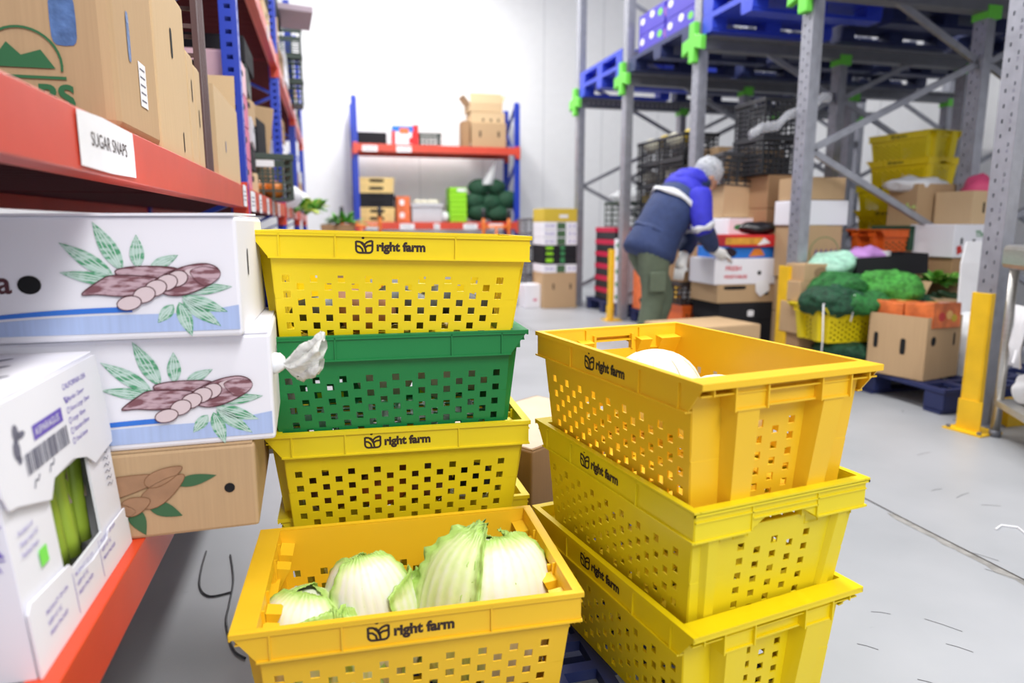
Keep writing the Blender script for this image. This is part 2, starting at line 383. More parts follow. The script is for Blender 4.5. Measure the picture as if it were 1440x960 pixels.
def logo_mb(part):
    l = MB()
    def draw(M):
        if part == 'text':
            l.text('right farm', .0262, INK, M @ Matrix.Translation((.0425, .005, 0)), bold=.0013); return
        S = .0245
        def st(pts, w_=.0043): l.stroke([(x*S, y*S) for x, y in pts], w_, INK, M)
        st([(0, 1.0), (0, .3), (.04, .15), (.15, .04), (.3, 0), (1.1, 0), (1.25, .04), (1.36, .15), (1.4, .3), (1.4, 1.05)])
        st([(0, .97), (.3, .95), (.55, .86), (.72, .72), (.95, .92), (1.2, 1.02), (1.4, 1.03)])
        st([(.72, .74), (.78, .4), (.85, 0)]); st([(.02, .6), (.3, .55), (.52, .35), (.6, 0)]); st([(.78, .45), (1.0, .62), (1.4, .66)]); st([(.35, .93), (.62, .65), (.8, .3)], .003)
        l.poly([((.6+.13*math.cos(a))*S, (1.28+.1*math.sin(a))*S) for a in [i*math.pi/4 for i in range(8)]], INK, M)
    y = .1965
    draw(FR(-.082, -y, .197))
    draw(Matrix.Rotation(math.pi, 4, 'Z') @ FR(-.07, -y, .197))
    return l
def make_crate(m, label, logo=True, cat='crate', group=None):
    t = T('plastic_crate', label, cat, group=group); b, r = crate_meshes(m)
    b.build('basket', t, solid=.0032); r.build('rim', t)
    if logo: logo_mb('icon').build('logo_icon', t); logo_mb('text').build('logo_lettering', t)
    return t
def place(t, x, y, z, rot): t.location = (x, y, z-CH); t.rotation_euler = (0, 0, R_(rot)); return t
SG = 'plastic crates stacked in the foreground'
c1 = place(make_crate(LEM, 'lemon yellow farm crate on top of the left stack, at eye level'), .147, 1.693, 1.0655, -5); c1.rotation_euler = (0, R_(1.4), R_(-5))
c2 = place(make_crate(GRN, 'green plastic crate between two yellow ones in the left stack', logo=False), .14, 1.703, .846, 177.3)
c3 = place(make_crate(LEM2, 'yellow farm crate directly under the green crate'), .15, 1.704, .6305, -3.2)
c4 = dup(c3, (.16, 1.765, .415-CH), R_(-.5), 'lowest yellow crate of the left stack, mostly hidden behind the cabbage crate')
for ch in list(c4.children):
    if ch.name.startswith('logo'): bpy.data.objects.remove(ch)
c5 = place(make_crate(AMB, 'amber yellow crate holding napa cabbages, low in the foreground'), .123, 1.275, .431, -2)
c6 = place(make_crate(AMB2, 'golden orange crate on top of the right stack'), .70, 1.25, .838, 98.8)
c7 = place(make_crate(LEM2, 'yellow crate in the middle of the right stack of three'), .704, 1.259, .6225, -81.3)
c8 = place(make_crate(LEM, 'yellow crate at the bottom of the right stack, on the navy pallet'), .697, 1.248, .41, 99.8)

# ------------------------------------------------------------------ pallets
def make_pallet(m, label, w_=1.1, d=1.1, h=.15, n=8, group=None):
    t = T('plastic_pallet', label, 'pallet', group=group)
    top = MB(); H = []
    for i in range(n):
        for j in range(n):
            u = (i+.5)/n; v = (j+.5)/n; H.append((u-.36/n, u+.36/n, v-.36/n, v+.36/n))
    top.panel((-w_/2, -d/2, h-.012), (w_/2, -d/2, h-.012), (w_/2, d/2, h-.012), (-w_/2, d/2, h-.012), H, m)
    top.build('deck', t, solid=.024)
    for i in (-1, 0, 1):
        for j in (-1, 0, 1): MB().bb(i*(w_/2-.075)-.07, i*(w_/2-.075)+.07, j*(d/2-.075)-.07, j*(d/2-.075)+.07, .02, h-.024, m).build('block', t, bevel=.006)
    for j in (-1, 0, 1): MB().bb(-w_/2, w_/2, j*(d/2-.075)-.06, j*(d/2-.075)+.06, 0, .02, m).build('skid', t)
    return t
pal0 = make_pallet(NAVY, 'navy blue plastic pallet under the two foreground crate stacks', 1.0, 1.0, .169, 10)
pal0.location = (.415, 1.52, 0)

# ------------------------------------------------------------------ napa cabbages
def cabbage_mat():
    m = bpy.data.materials.new('napa_cabbage_leaf'); m.use_nodes = True; nt = m.node_tree; N = nt.nodes.new; L = nt.links.new; b = nt.nodes['Principled BSDF']
    at = N('ShaderNodeAttribute'); at.attribute_name = 'green'
    tc = N('ShaderNodeTexCoord'); nz = N('ShaderNodeTexNoise'); nz.inputs['Scale'].default_value = 60; nz.inputs['Detail'].default_value = 4; L(tc.outputs['Object'], nz.inputs['Vector'])
    ad = N('ShaderNodeMath'); ad.operation = 'MULTIPLY_ADD'; L(nz.outputs['Fac'], ad.inputs[0]); ad.inputs[1].default_value = .35; L(at.outputs['Fac'], ad.inputs[2])
    sb = N('ShaderNodeMath'); sb.operation = 'SUBTRACT'; L(ad.outputs[0], sb.inputs[0]); sb.inputs[1].default_value = .17
    r = N('ShaderNodeValToRGB'); e = r.color_ramp.elements; e[0].position = .2; e[0].color = rgb(236, 236, 222); e[1].position = 1; e[1].color = rgb(172, 206, 104)
    k = r.color_ramp.elements.new(.5); k.color = rgb(222, 234, 170)
    L(sb.outputs[0], r.inputs[0]); L(r.outputs[0], b.inputs['Base Color']); b.inputs['Roughness'].default_value = .4
    b.inputs['Subsurface Weight'].default_value = .15; b.inputs['Subsurface Radius'].default_value = (.01, .012, .004)
    return m
CABM = cabbage_mat()
def leaf(parent, h, r, phi, wid, off, top, ruf, seed, gb=0, base=.06, name='outer_leaf'):
    nu, nv = 44, 36; vs = []; gr = []
    for j in range(nv+1):
        v = j/nv; t = base+(top-base)*v
        for i in range(nu+1):
            u = i/nu*2-1
            w_ = wid*(.62+.38*math.sin(min(1, v*1.2)*math.pi/2))*(1+.0*v)
            wob = 1+.05*noise.noise(Vector((v*9, seed, 2)))
            a = phi+u*w_*wob
            tt = t-(.10*abs(u)**2.5)*max(0, v-.5)+.015*noise.noise(Vector((u*8, seed, 5)))*v
            sn = max(.0, math.sin(math.pi*min(tt, 1)))
            rad = r*sn**.62; z = h*.5*(1-math.cos(math.pi*tt))
            nr = Vector((math.cos(a)*sn, math.sin(a)*sn, -math.cos(math.pi*tt)*.8))
            nr.normalize()
            e = min(1, max(0, (abs(u)-.74)/.26)); e2 = min(1, max(0, (v-.86)/.14)); edge = max(e, e2)
            vein = .0015*math.cos(u*wid*30)*(1-edge)*math.sin(math.pi*min(1, v*1.1+.1))
            rf = ruf*edge**1.3*(math.sin(v*70+seed*3+u*5)*.6+math.sin(v*33+u*44+seed)*.5)
            lift = off+edge**2*max(ruf, .003)*1.5+vein+rf
            p = Vector((math.cos(a)*rad, math.sin(a)*rad*.92, z))+nr*lift
            vs.append(p); gr.append(min(1, max(0, .05+.09*(1-math.cos(u*wid*30))+gb*.5+.18*max(0, v-.5)+edge**1.6*.75*(.4+v)+.35*max(0, abs(u)-.5)*v)))
    fs = [(j*(nu+1)+i, j*(nu+1)+i+1, (j+1)*(nu+1)+i+1, (j+1)*(nu+1)+i) for j in range(nv) for i in range(nu)]
    me = bpy.data.meshes.new(name); me.from_pydata([tuple(v) for v in vs], [], fs); me.materials.append(CABM)
    me.polygons.foreach_set('use_smooth', [True]*len(me.polygons))
    a = me.attributes.new('green', 'FLOAT', 'POINT'); a.data.foreach_set('value', gr)
    o = bpy.data.objects.new(name, me); COL.objects.link(o); o.parent = parent
    d = o.modifiers.new('thick', 'SOLIDIFY'); d.thickness = .0014; d.offset = 0
    return o
def cabbage(label, loc, rot, h, r, seed, leaves, group='napa cabbages in the amber crate', gb=0):
    t = T('napa_cabbage', label, 'cabbage', loc, rot, group)
    me_ = MB(); rg = []
    for i in range(15):
        q_ = .04+.92*i/14; rg.append([(r*.97*math.sin(math.pi*q_)**.62*math.cos(a), r*.89*math.sin(math.pi*q_)**.62*math.sin(a), h*.5*(1-math.cos(math.pi*q_))) for a in [k*math.pi/14 for k in range(28)]])
    me_.loft(rg, CABM); o = me_.build('heart', t, smooth=True)
    a = o.data.attributes.new('green', 'FLOAT', 'POINT'); a.data.foreach_set('value', [.12+gb*.4+.3*max(0, v.co.z/h-.6) for v in o.data.vertices])
    for k, (phi, wid, top, ruf, g) in enumerate(leaves): leaf(t, h, r, R_(phi), wid, .0012+.0056*k, top, ruf, seed+k*1.7, g)
    return t
cabbage('big napa cabbage at the right of the amber crate, with broad white ribs', (.268, 1.235, .195), (R_(-6), R_(4), 0), .255, .112, 5,
        [(30, 1.1, .98, .003, .3), (150, 1.1, .98, .004, .5), (-10, 1.2, .97, .005, .35), (-170, .8, .93, .006, .8), (-58, 1.05, .95, .0035, .0), (-146, .66, .99, .0095, .6)])
cabbage('napa cabbage standing in the middle of the amber crate', (.058, 1.262, .193), (R_(-5), R_(-6), 0), .238, .076, 2,
        [(20, 1.1, .98, .002, 0), (140, 1.1, .98, .002, 0), (-150, 1.0, .96, .002, 0), (-75, 1.15, .97, .003, 0), (-20, .8, .72, .005, .25)])
cabbage('small whitish napa cabbage at the left end of the amber crate', (-.08, 1.235, .19), (R_(-4), R_(4), 0), .205, .086, 9,
        [(20, 1.1, .98, .002, 0), (140, 1.1, .98, .002, 0), (-120, 1.2, .96, .002, 0), (-50, .9, .8, .003, .35)])
cabbage('pale green napa cabbage tucked left of the big one in the amber crate', (.158, 1.30, .19), (R_(4), R_(8), 0), .195, .06, 13,
        [(20, 1.1, .95, .003, .8), (-90, 1.2, .96, .003, .9), (-150, .9, .9, .004, .9)], gb=.8)
cabbage('frilly napa cabbage top low between the two left heads in the amber crate', (.0, 1.185, .19), (R_(-8), R_(-4), 0), .178, .055, 17,
        [(20, 1.1, .95, .003, .4), (-60, 1.0, .95, .007, .5), (-130, .9, .93, .008, .6), (150, 1.0, .9, .006, .6)], gb=.3)
def melon(label, loc, r, group):
    t = T('white_cabbage', label, 'cabbage', loc, 0, group); b = MB()
    b.ell((0, 0, 0), (r, r*.95, r*.85), WVEG, 24, 16, amp=.03, fr=1.5, seed=loc[0]*9); b.build('heart', t, smooth=True)
    l = MB()
    for k in range(9):
        a = k*.7; l.tube([(r*1.003*math.cos(a)*math.cos(q), r*.955*math.sin(a)*math.cos(q), r*.857*math.sin(q)) for q in [x*.13 for x in range(-2, 9)]], [.0012]*11, WVEG, 5)
    l.build('vein', t, smooth=True); return t
melon('round white cabbage showing above the rim of the golden orange crate', (.69, 1.36, .72), .105, 'white cabbages in the golden orange crate')
melon('white cabbage barely showing behind the near rim of the golden orange crate', (.73, 1.16, .715), .09, 'white cabbages in the golden orange crate')
for k, (x, y) in enumerate(((.26, 1.68), (.12, 1.7), (.35, 1.72))):
    melon(['white cabbage seen through the openings at the right of the green crate', 'white cabbage seen through the middle openings of the green crate', 'white cabbage at the far right inside the green crate'][k], (x, y, .71), .062 if k == 2 else .07, 'cabbages inside the green crate')

def lumps(specs, label, group, base):
    for k, (x, y, r, m) in enumerate(specs):
        t = T('vegetable', label, 'vegetable', (base[0]+x, base[1]+y, base[2]+r*.8), .7*k, group); b = MB()
        b.ell((0, 0, 0), (r*1.15, r, r*.8), m, 18, 12, amp=.12, seed=k); b.build('skin', t, smooth=True)
        b = MB(); b.tube([(r*1.1, 0, 0), (r*1.28, 0, .006)], [.009, .006], LEAF, 8); b.build('stem', t)
DVEG = mat('dark_vegetable_skin', (46, 50, 40), .5, noise_amt=.4, nscale=20); BVEG = mat('brown_vegetable_skin', (150, 104, 70), .6, noise_amt=.35, nscale=18)
lumps([(-.18, -.08, .055, DVEG), (-.07, -.09, .06, BVEG), (.05, -.08, .055, DVEG), (.17, -.09, .055, DVEG), (-.12, .04, .06, BVEG), (.0, .05, .06, DVEG), (.12, .04, .06, DVEG)], 'dark vegetable glimpsed through the openings of the topmost lemon crate', 'vegetables in the topmost lemon crate', (.147, 1.70, .834))
lumps([(-.17, -.08, .055, BVEG), (-.05, -.09, .055, ORV), (.07, -.08, .055, BVEG), (.18, -.08, .05, DVEG), (-.1, .04, .06, BVEG), (.04, .05, .06, ORV)], 'brown or orange vegetable glimpsed through the crate under the green one', 'vegetables in the crate under the green one', (.15, 1.72, .402))
# ------------------------------------------------------------------ cartons
def carton(name, label, cat, loc, dims, rot=0, m=KRAFT, open_=False, holes=(), tape=False, group=None, flaps=None, lid=False, holemat=HOLE, bev=.006):
    """loc: centre of the base; dims: x,y,z.  holes: (face, u, v, w, h, round) on faces f r l"""
    W, D, H = dims; t = T(name, label, cat, loc, rot, group)
    b = MB()
    if open_:
        th = .006
        b.bb(-W/2, W/2, -D/2, D/2, 0, th, m)
        b.bb(-W/2, W/2, -D/2, -D/2+th, th, H, m); b.bb(-W/2, W/2, D/2-th, D/2, th, H, m)
        b.bb(-W/2, -W/2+th, -D/2+th, D/2-th, th, H, m); b.bb(W/2-th, W/2, -D/2+th, D/2-th, th, H, m)
        b.build('box_body', t)
        for (side, ang) in (flaps or []):
            f = MB(); L_ = min(W, D)*.42
            if side in 'fb': f.bb(-W/2+.004, W/2-.004, 0, L_, -.002, .002, m)
            else: f.bb(-D/2+.004, D/2-.004, 0, L_, -.002, .002, m)
            o = f.build('flap', t)
            rz = {'f': math.pi, 'b': 0, 'l': math.pi/2, 'r': -math.pi/2}[side]
            px = {'f': (0, -D/2, H), 'b': (0, D/2, H), 'l': (-W/2, 0, H), 'r': (W/2, 0, H)}[side]
            o.location = px; o.rotation_euler = (R_(ang), 0, rz)
    else:
        b.bb(-W/2, W/2, -D/2, D/2, 0, H, m); b.build('box_body', t, bevel=bev)
        f = MB()
        f.bb(-W/2+.004, W/2-.004, -D/2+.002, -.001, H, H+.003, m); f.bb(-W/2+.004, W/2-.004, .001, D/2-.002, H, H+.003, m); f.build('top_flap', t)
    if lid:
        l = MB(); l.bb(-W/2-.004, W/2+.004, -D/2-.004, D/2+.004, H*.8, H+.006, m); l.build('lid', t, bevel=.004)
    if tape:
        q = MB(); q.bb(-.025, .025, -D/2-.001, D/2+.001, H+.003, H+.0036, TAPE); q.bb(-.025, .025, -D/2-.0012, -D/2-.0004, H-.07, H+.003, TAPE); q.build('tape', t)
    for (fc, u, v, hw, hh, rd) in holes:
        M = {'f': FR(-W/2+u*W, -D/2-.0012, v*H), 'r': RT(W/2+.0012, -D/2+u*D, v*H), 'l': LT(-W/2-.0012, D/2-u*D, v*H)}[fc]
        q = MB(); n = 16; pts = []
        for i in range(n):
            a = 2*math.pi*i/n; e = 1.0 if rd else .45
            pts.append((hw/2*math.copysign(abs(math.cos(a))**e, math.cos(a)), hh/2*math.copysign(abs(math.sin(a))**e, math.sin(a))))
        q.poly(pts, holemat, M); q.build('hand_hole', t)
    return t
def solve_t(base, dirv, px):
    """length along dirv from base so that it projects to column px"""
    lo, hi = 0.0, 6.0
    def sx(t):
        v = base+dirv*t-cC; return 720+960*v.dot(cR)/v.dot(cF)
    s0 = sx(0)
    if abs(px-s0) < .5: return .05
    sg = 1 if px > s0 else -1
    for _ in range(50):
        md = (lo+hi)/2
        if (sx(md)-px)*sg < 0: lo = md
        else: hi = md
    return (lo+hi)/2
def cb(xl, xc, xr, yt, yb, Y=None, X=None, Zb=None, rot=0, dl=None, dr=None):
    """measure a box from its near upright corner (column xc): left face back to xl, right face to xr"""
    if Y is not None or X is not None:
        p = P(xc, yb, X=X, Y=Y)
        if Zb is not None:
            # same plane but resting at Zb
            p.z = Zb
    else: p = P(xc, yb, Z=Zb)
    c, s = math.cos(R_(rot)), math.sin(R_(rot)); ex = Vector((c, s, 0)); ey = Vector((-s, c, 0))
    W = dr if dr is not None else solve_t(p, ex, xr); D = dl if dl is not None else solve_t(p, ey, xl)
    # height from yt on the corner line
    d = ray(xc, yt); t = math.hypot(p.x, p.y)/math.hypot(d.x, d.y); H = max(.03, CAM_H+d.z*t-p.z)
    c0 = p+ex*W/2+ey*D/2
    return (c0.x, c0.y, p.z), (W, D, H), R_(rot)
def pcarton(name, label, cat, box, m=KRAFT, **k):
    loc, dims, rot = box; return carton(name, label, cat, loc, dims, rot, m, **k)

# cassava cartons
def cassava_print(t, W, D, H, kind, cx):
    """drawing on the -Y face; centre column cx"""
    y = -D/2-.0011
    def lens(mb, x, z, L_, w_, a, mats, k=0):
        pts = [(L_*i/8, w_/2*math.sin(math.pi*(i/8)**.8)) for i in range(9)]+[(L_*i/8, -w_/2*math.sin(math.pi*(i/8)**.8)) for i in range(7, 0, -1)]
        M = FR(x, y-k, z) @ Matrix.Rotation(R_(a), 4, 'Z'); mb.poly(pts, mats[0], M)
        if mats[1]:
            M2 = FR(x, y-k-.0002, z) @ Matrix.Rotation(R_(a), 4, 'Z')
            mb.stroke([(L_*.05, 0), (L_*.95, 0)], .0016, mats[1], M2)
            for q in (-1, 1): mb.stroke([(L_*.1, q*w_*.08), (L_*.5, q*w_*.25), (L_*.85, q*w_*.1)], .0018, mats[1], M2)
    l = MB(); r = MB(); s = W/.6; zc = H*.42 if kind == 'white' else H*.5
    if kind == 'white':
        for (x, z, L_, w_, a) in ((-.045, .02, .1, .03, 115), (-.06, .01, .105, .028, 143), (-.06, .0, .09, .022, 168), (-.02, .025, .062, .025, 88), (.0, .025, .055, .02, 25),
                                  (.05, -.035, .085, .026, -40), (.05, -.03, .085, .026, -22), (.045, -.04, .07, .026, -75), (.06, -.02, .08, .02, 5), (.035, -.045, .045, .022, -130)):
            lens(l, cx+x, zc+z, L_, w_, a, (LEAFP, LEAFW))
        def blob(pts, k, fill, edge, wd=.0022):
            M = FR(cx, y-.0006-k, zc); r.poly(pts, fill, M); r.stroke(pts+[pts[0]], wd, edge, FR(cx, y-.0008-k, zc))
        def sp(c): # smooth closed
            o = []; n = len(c)
            for i in range(n):
                p0, p1, p2, p3 = [c[(i+j) % n] for j in (-1, 0, 1, 2)]
                for q in range(5):
                    u = q/5; o.append(tuple(.5*((2*p1[d])+(-p0[d]+p2[d])*u+(2*p0[d]-5*p1[d]+4*p2[d]-p3[d])*u*u+(-p0[d]+3*p1[d]-3*p2[d]+p3[d])*u**3) for d in (0, 1)))
            return o
        blob(sp([(-.055, .022), (-.02, .028), (.04, .025), (.06, .01), (.02, .002), (-.03, .003), (-.052, .01)]), 0, ROOT, ROOTD)
        blob(sp([(-.115, -.022), (-.085, .002), (-.06, .012), (0, .008), (.03, -.004), (.0, -.022), (-.05, -.027), (-.09, -.023)]), .0004, ROOT, ROOTD)
        blob(sp([(.0, -.005), (.045, .022), (.09, .032), (.115, .024), (.118, .006), (.09, -.014), (.05, -.028), (.02, -.024)]), .0008, ROOT, ROOTD)
        blob(sp([(.06, .02), (.085, .026), (.11, .022), (.11, .008), (.085, .004), (.065, .01)]), .001, SLICE, ROOT, .001)
        blob(sp([(.068, .016), (.09, .026), (.118, .02), (.117, .004), (.09, -.01)]), .0011, ROOT, ROOTD, .001)
        for k, (x, z, a) in enumerate(((.045, .004, 14), (.027, -.003, 11), (.008, -.013, 9), (-.012, -.025, 7), (-.038, -.04, 6))):
            b_ = .0195 if k < 4 else .017
            rx = b_*(1.0 if k < 4 else 1.25)
            blob([(x+rx*math.cos(q)*.95+.004*math.sin(q), z+b_*math.sin(q)*.8) for q in [i*math.pi/8 for i in range(16)]], .0014+.0004*k, SLICE, ROOTD, .0018)
        # blue swoosh with pale field below
        f = MB(); n = 24; x0, x1 = -W/2+.003, W/2-.004
        up = [(x0+(cx-.04-x0)*i/n, -H*.5+.02+H*.13*math.sin(math.pi/2*min(1, i/n*1.02))**1.2) for i in range(n+1)]
        for i in range(n):
            f.add([(up[i][0], y, H*.5+up[i][1]), (up[i+1][0], y, H*.5+up[i+1][1]), (up[i+1][0], y, H*.5+up[i+1][1]+.009*math.sin(math.pi/2*(i+1)/n)), (up[i][0], y, H*.5+up[i][1]+.009*math.sin(math.pi/2*i/n))], [(0, 1, 2, 3)], BLUEP)
            f.add([(up[i][0], y, .012), (up[i+1][0], y, .012), (up[i+1][0], y, H*.5+up[i+1][1]-.004), (up[i][0], y, H*.5+up[i][1]-.004)], [(0, 1, 2, 3)], BLUEL)
        zz = H*.5+up[-1][1]-.004
        f.add([(up[-1][0], y, .012), (x1, y, .012), (x1, y, zz+.012), (cx+.05, y, zz), (up[-1][0], y, zz)], [(0, 1, 2, 3, 4)], BLUEL)
        f.build('swoosh_print', t)
    else:
        for (x, z, L_, w_, a) in ((-.075, .04, .06, .026, 185), (.05, .005, .08, .024, 8), (.0, -.03, .07, .03, -28), (-.03, -.03, .07, .03, -70), (-.06, .02, .07, .03, 160)):
            lens(l, cx+x, zc+z, L_, w_, a, (LEAFK, None))
        for (x, z, L_, w_, a, k) in ((-.13, -.005, .17, .042, 10, 0), (-.01, -.035, .1, .04, 36, .0004), (.0, .01, .075, .03, 24, .0006), (-.12, -.04, .06, .036, 10, .0008), (-.08, -.038, .06, .034, -5, .001), (-.045, -.04, .055, .036, 20, .0012)):
            M = FR(cx+x, y-.0004-k, zc+z) @ Matrix.Rotation(R_(a), 4, 'Z')
            pts = [(L_*.5+L_*.5*math.cos(q), w_/2*math.sin(q)*(1-.35*math.cos(q))) for q in [i*math.pi/10 for i in range(20)]]
            r.poly(pts, ROOTK, M); r.stroke(pts+[pts[0]], .0012, LEAFK if k > 9 else card('root_edge', (128, 92, 64)), M @ Matrix.Translation((0, 0, .0002)))
    for mb in (l, r): mb.v = [Vector((cx-.008+(v.x-cx)*.9, v.y-(.0004 if mb is l else .0006), zc+.012+(v.z-zc)*.88)) for v in mb.v]
    l.build('leaf_print', t); r.build('cassava_print', t)
SH_X = -.338
cw, cdp = .62, .4
ta = carton('cassava_carton', 'white cassava carton with round hand hole, topmost on the near left shelf', 'box', (-.15-cw/2, 1.25+cdp/2, .893), (cw, cdp, .203), R_(-.5), WHITE, holes=[('f', .492, .465, .034, .03, True), ('r', .3, .6, .012, .05, False)], group='cassava cartons')
cassava_print(ta, cw, cdp, .203, 'white', cw/2-.13)
q = MB(); q.text('a', .05, ROOTD, FR(-.03, -cdp/2-.0012, .082), bold=.001, align='RIGHT'); q.build('letter_print', ta)
q = MB(); q.add([(-cw/2+.004, -cdp/2-.004, .203), (cw/2-.002, -cdp/2-.006, .207), (cw/2-.01, cdp/2, .212), (-cw/2, cdp/2, .206)], [(0, 1, 2, 3)], WHITE); q.build('loose_flap', ta, solid=.004)
tb = carton('cassava_carton', 'white cassava carton under the topmost one, its corner wrapped in clear plastic', 'box', (-.118-cw/2, 1.268+cdp/2, .695), (cw, cdp, .196), R_(2), WHITE, holes=[('r', .5, .6, .012, .05, False)], group='cassava cartons')
cassava_print(tb, cw, cdp, .196, 'white', cw/2-.135)
tc_ = carton('cassava_carton', 'brown cassava carton with a small round hole, at the bottom of its stack', 'box', (-.155-cw/2, 1.26+cdp/2, .534), (cw, cdp, .158), R_(2), KRAFT, holes=[('f', .925, .5, .018, .018, True)], group='cassava cartons')
cassava_print(tc_, cw, cdp, .158, 'kraft', cw/2-.175)
# knotted plastic bag sticking out of the second carton
kb = MB(); vs = []; rngs = []
for i in range(12):
    t = i/11; rad = [.004, .006, .006, .012, .02, .027, .03, .033, .03, .034, .036, .03][i]
    rngs.append([(t*.085, rad*math.cos(a)*(.5+.3*math.sin(a*5+i*.6)), rad*math.sin(a)*(1+.28*math.sin(a*7+i*.9))+.035*t*t) for a in [k*math.pi/20 for k in range(40)]])
kb.loft(rngs, mat('cloudy_plastic', (236, 236, 232), .3, bump=.9, bscale=45, alpha=.82), cap=False); kb.ell((.0, 0, 0), (.016, .012, .02), BAGW, 10, 7, amp=.3)
o = kb.build('knotted_plastic_bag', smooth=True); o.location = (-.105, 1.32, .828); o.rotation_euler = (0, R_(8), R_(-20)); tag(o, 'knotted end of a clear plastic bag sticking out of the second white carton', 'bag')

# ------------------------------------------------------------------ asparagus box
def asparagus():
    L_, W, H = .375, .29, .338; tw = .026       # L along Y, W along X, tapering in X
    t = T('asparagus_box', 'white tapered asparagus box with a cut-out window and purple print, on the near shelf', 'box', (-.368-W/2, 1.068, .534), R_(-.6))
    b = MB()
    def X(z): return W/2-tw*z/H
    # right side with window: panel in (y,z)
    u0, u1 = .36, .80
    def side(sx):
        A = (sx*X(0), -L_/2, 0); B = (sx*X(0), L_/2, 0); C_ = (sx*X(H), L_/2, H); D = (sx*X(H), -L_/2, H)
        b.panel(A, B, C_, D, [(.33, .73, .20, .60)] if sx > 0 else [], WHITE)
    side(1); side(-1)
    for sy in (-1, 1): b.add([(-X(0), sy*L_/2, 0), (X(0), sy*L_/2, 0), (X(H), sy*L_/2, H), (-X(H), sy*L_/2, H)], [(0, 1, 2, 3)], WHITE)
    b.add([(-X(0), -L_/2, 0), (X(0), -L_/2, 0), (X(0), L_/2, 0), (-X(0), L_/2, 0)], [(0, 3, 2, 1)], WHITE)
    b.build('box_body', t, solid=.004)
    tp = MB(); tp.bb(-X(H)-.002, X(H)+.001, -L_/2-.002, L_/2+.002, H, H+.004, WHITE); lt = tp.build('lid', t, bevel=.0015)
    for (x, y) in ((.03, .06), (.06, -.02), (-.02, -.06), (.01, .12)):
        q = MB(); q.poly([(.028*math.cos(a), .006*math.sin(a)) for a in [i*math.pi/8 for i in range(16)]], INKG, UP(x, y, H+.0046, .9)); q.build('vent_slot', lt)
    # layered outer flaps on the right side (lower tray wall and upper hood), slightly proud
    ang = math.atan2(tw, H)
    SM = Matrix.Translation((X(0)+.003, 0, 0)) @ Matrix.Rotation(-ang, 4, 'Y') @ Matrix.Rotation(math.pi/2, 4, 'Z') @ Matrix.Rotation(math.pi/2, 4, 'X')
    def sheet(pts, k, m=WHITE):
        q = MB(); n = len(pts)
        q.add([(x, y, k) for x, y in pts]+[(x, y, k+.003) for x, y in pts], [tuple(range(n-1, -1, -1)), tuple(range(n, 2*n))]+[(i, (i+1) % n, n+(i+1) % n, n+i) for i in range(n)], m, SM); return q
    hl = L_/2+.003
    low = sheet([(-hl, -.0), (hl, -.0), (hl, .045), (hl-.008, .05), (hl-.006, .066), (.1, .066), (.085, .055), (.02, .052), (-.04, .06), (-.06, .085), (-hl+.01, .095), (-hl, .085)], .002).build('lower_wall', t)
    hood = sheet([(-hl+.03, .212), (-.07, .185), (-.05, .208), (.02, .212), (.07, .198), (.1, .178), (hl-.004, .186), (hl, .2), (hl-.004, .3), (hl-.01, H), (-hl+.004, H), (-hl, .235), (-hl+.01, .215)], .002).build('hood', t)
    pr = MB(); K = SM @ Matrix.Translation((0, 0, .0056))
    def TX(s_, x, y, sz, m=INKP): pr.text(s_, sz, m, K @ Matrix.Translation((x, y, 0)))
    TX('CALIFORNIA USA', .03, .312, .012); 
    for k, s_ in enumerate(('Jumbo 12mm+', 'Extra Large 12mm', 'Large 10mm', 'Standard 8mm', 'Small 6mm')):
        TX(s_, .045, .293-k*.0155, .0105)
        pr.stroke([(.036+.0045*math.cos(a), .2965-k*.0155+.0045*math.sin(a)) for a in [i*math.pi/6 for i in range(13)]], .0012, INKP, K)
    pr.stroke([(.028, .302), (.036, .294), (.046, .298)], .003, INKP, K)
    pr.poly([(-.085, .272), (.012, .272), (.012, .292), (-.085, .292)], INKP, K); pr.text('ASPARAGUS', .0145, WHITE, K @ Matrix.Translation((-.08, .277, .0004)))
    for (x, y, w_, h_) in ((-.13, .295, .014, .02), (-.135, .275, .016, .022), (-.118, .29, .02, .008), (-.132, .262, .01, .01)):
        pr.poly([(x+w_*math.cos(a)*.6, y+h_*math.sin(a)*.6) for a in [i*math.pi/5 for i in range(10)]], INKG, K)
    x = -.12; rnd = random.Random(3)
    while x < .02:
        w_ = rnd.choice((.0016, .003, .0045)); pr.poly([(x, .236), (x+w_, .236), (x+w_, .264), (x, .264)], INKG, K); x += w_+rnd.choice((.0014, .0022, .003))
    for k, (xx, yy) in enumerate(((-.11, .222), (-.06, .226))): pr.stroke([(xx, yy-.006), (xx+.006, yy+.003), (xx+.014, yy+.001), (xx+.02, yy+.007)], .003, INKG, K)
    K0 = SM @ Matrix.Translation((0, 0, .001))
    for k in range(3): pr.text(['Produce of', 'Keep cool 2C', 'Packed fresh'][k], .009, INKP, K0 @ Matrix.Translation((-.165, .175-k*.014, 0)))
    pr.poly([(-.125, .115), (-.102, .115), (-.102, .138), (-.125, .138)], STICK, K0)
    for k in range(7): pr.stroke([(.142, .19-k*.011), (.152, .192-k*.011), (.16, .186-k*.011), (.168, .19-k*.011)], .0018, INKG, K0)
    for k, xx in enumerate((-.15, -.05, .055)):
        for j in range(3): pr.text(['PRODUCT OF USA', 'KEEP AT 2C', 'FRESH PACKED'][j], .0085, INKP, K @ Matrix.Translation((xx, .06-j*.014-.004*k*0, 0)))
        if k: pr.stroke([(xx-.008, .01), (xx-.008, .07)], .0012, INKP, K)
    pr.build('side_print', t)
    e = MB(); M = FR(0, -L_/2-.0035, 0)
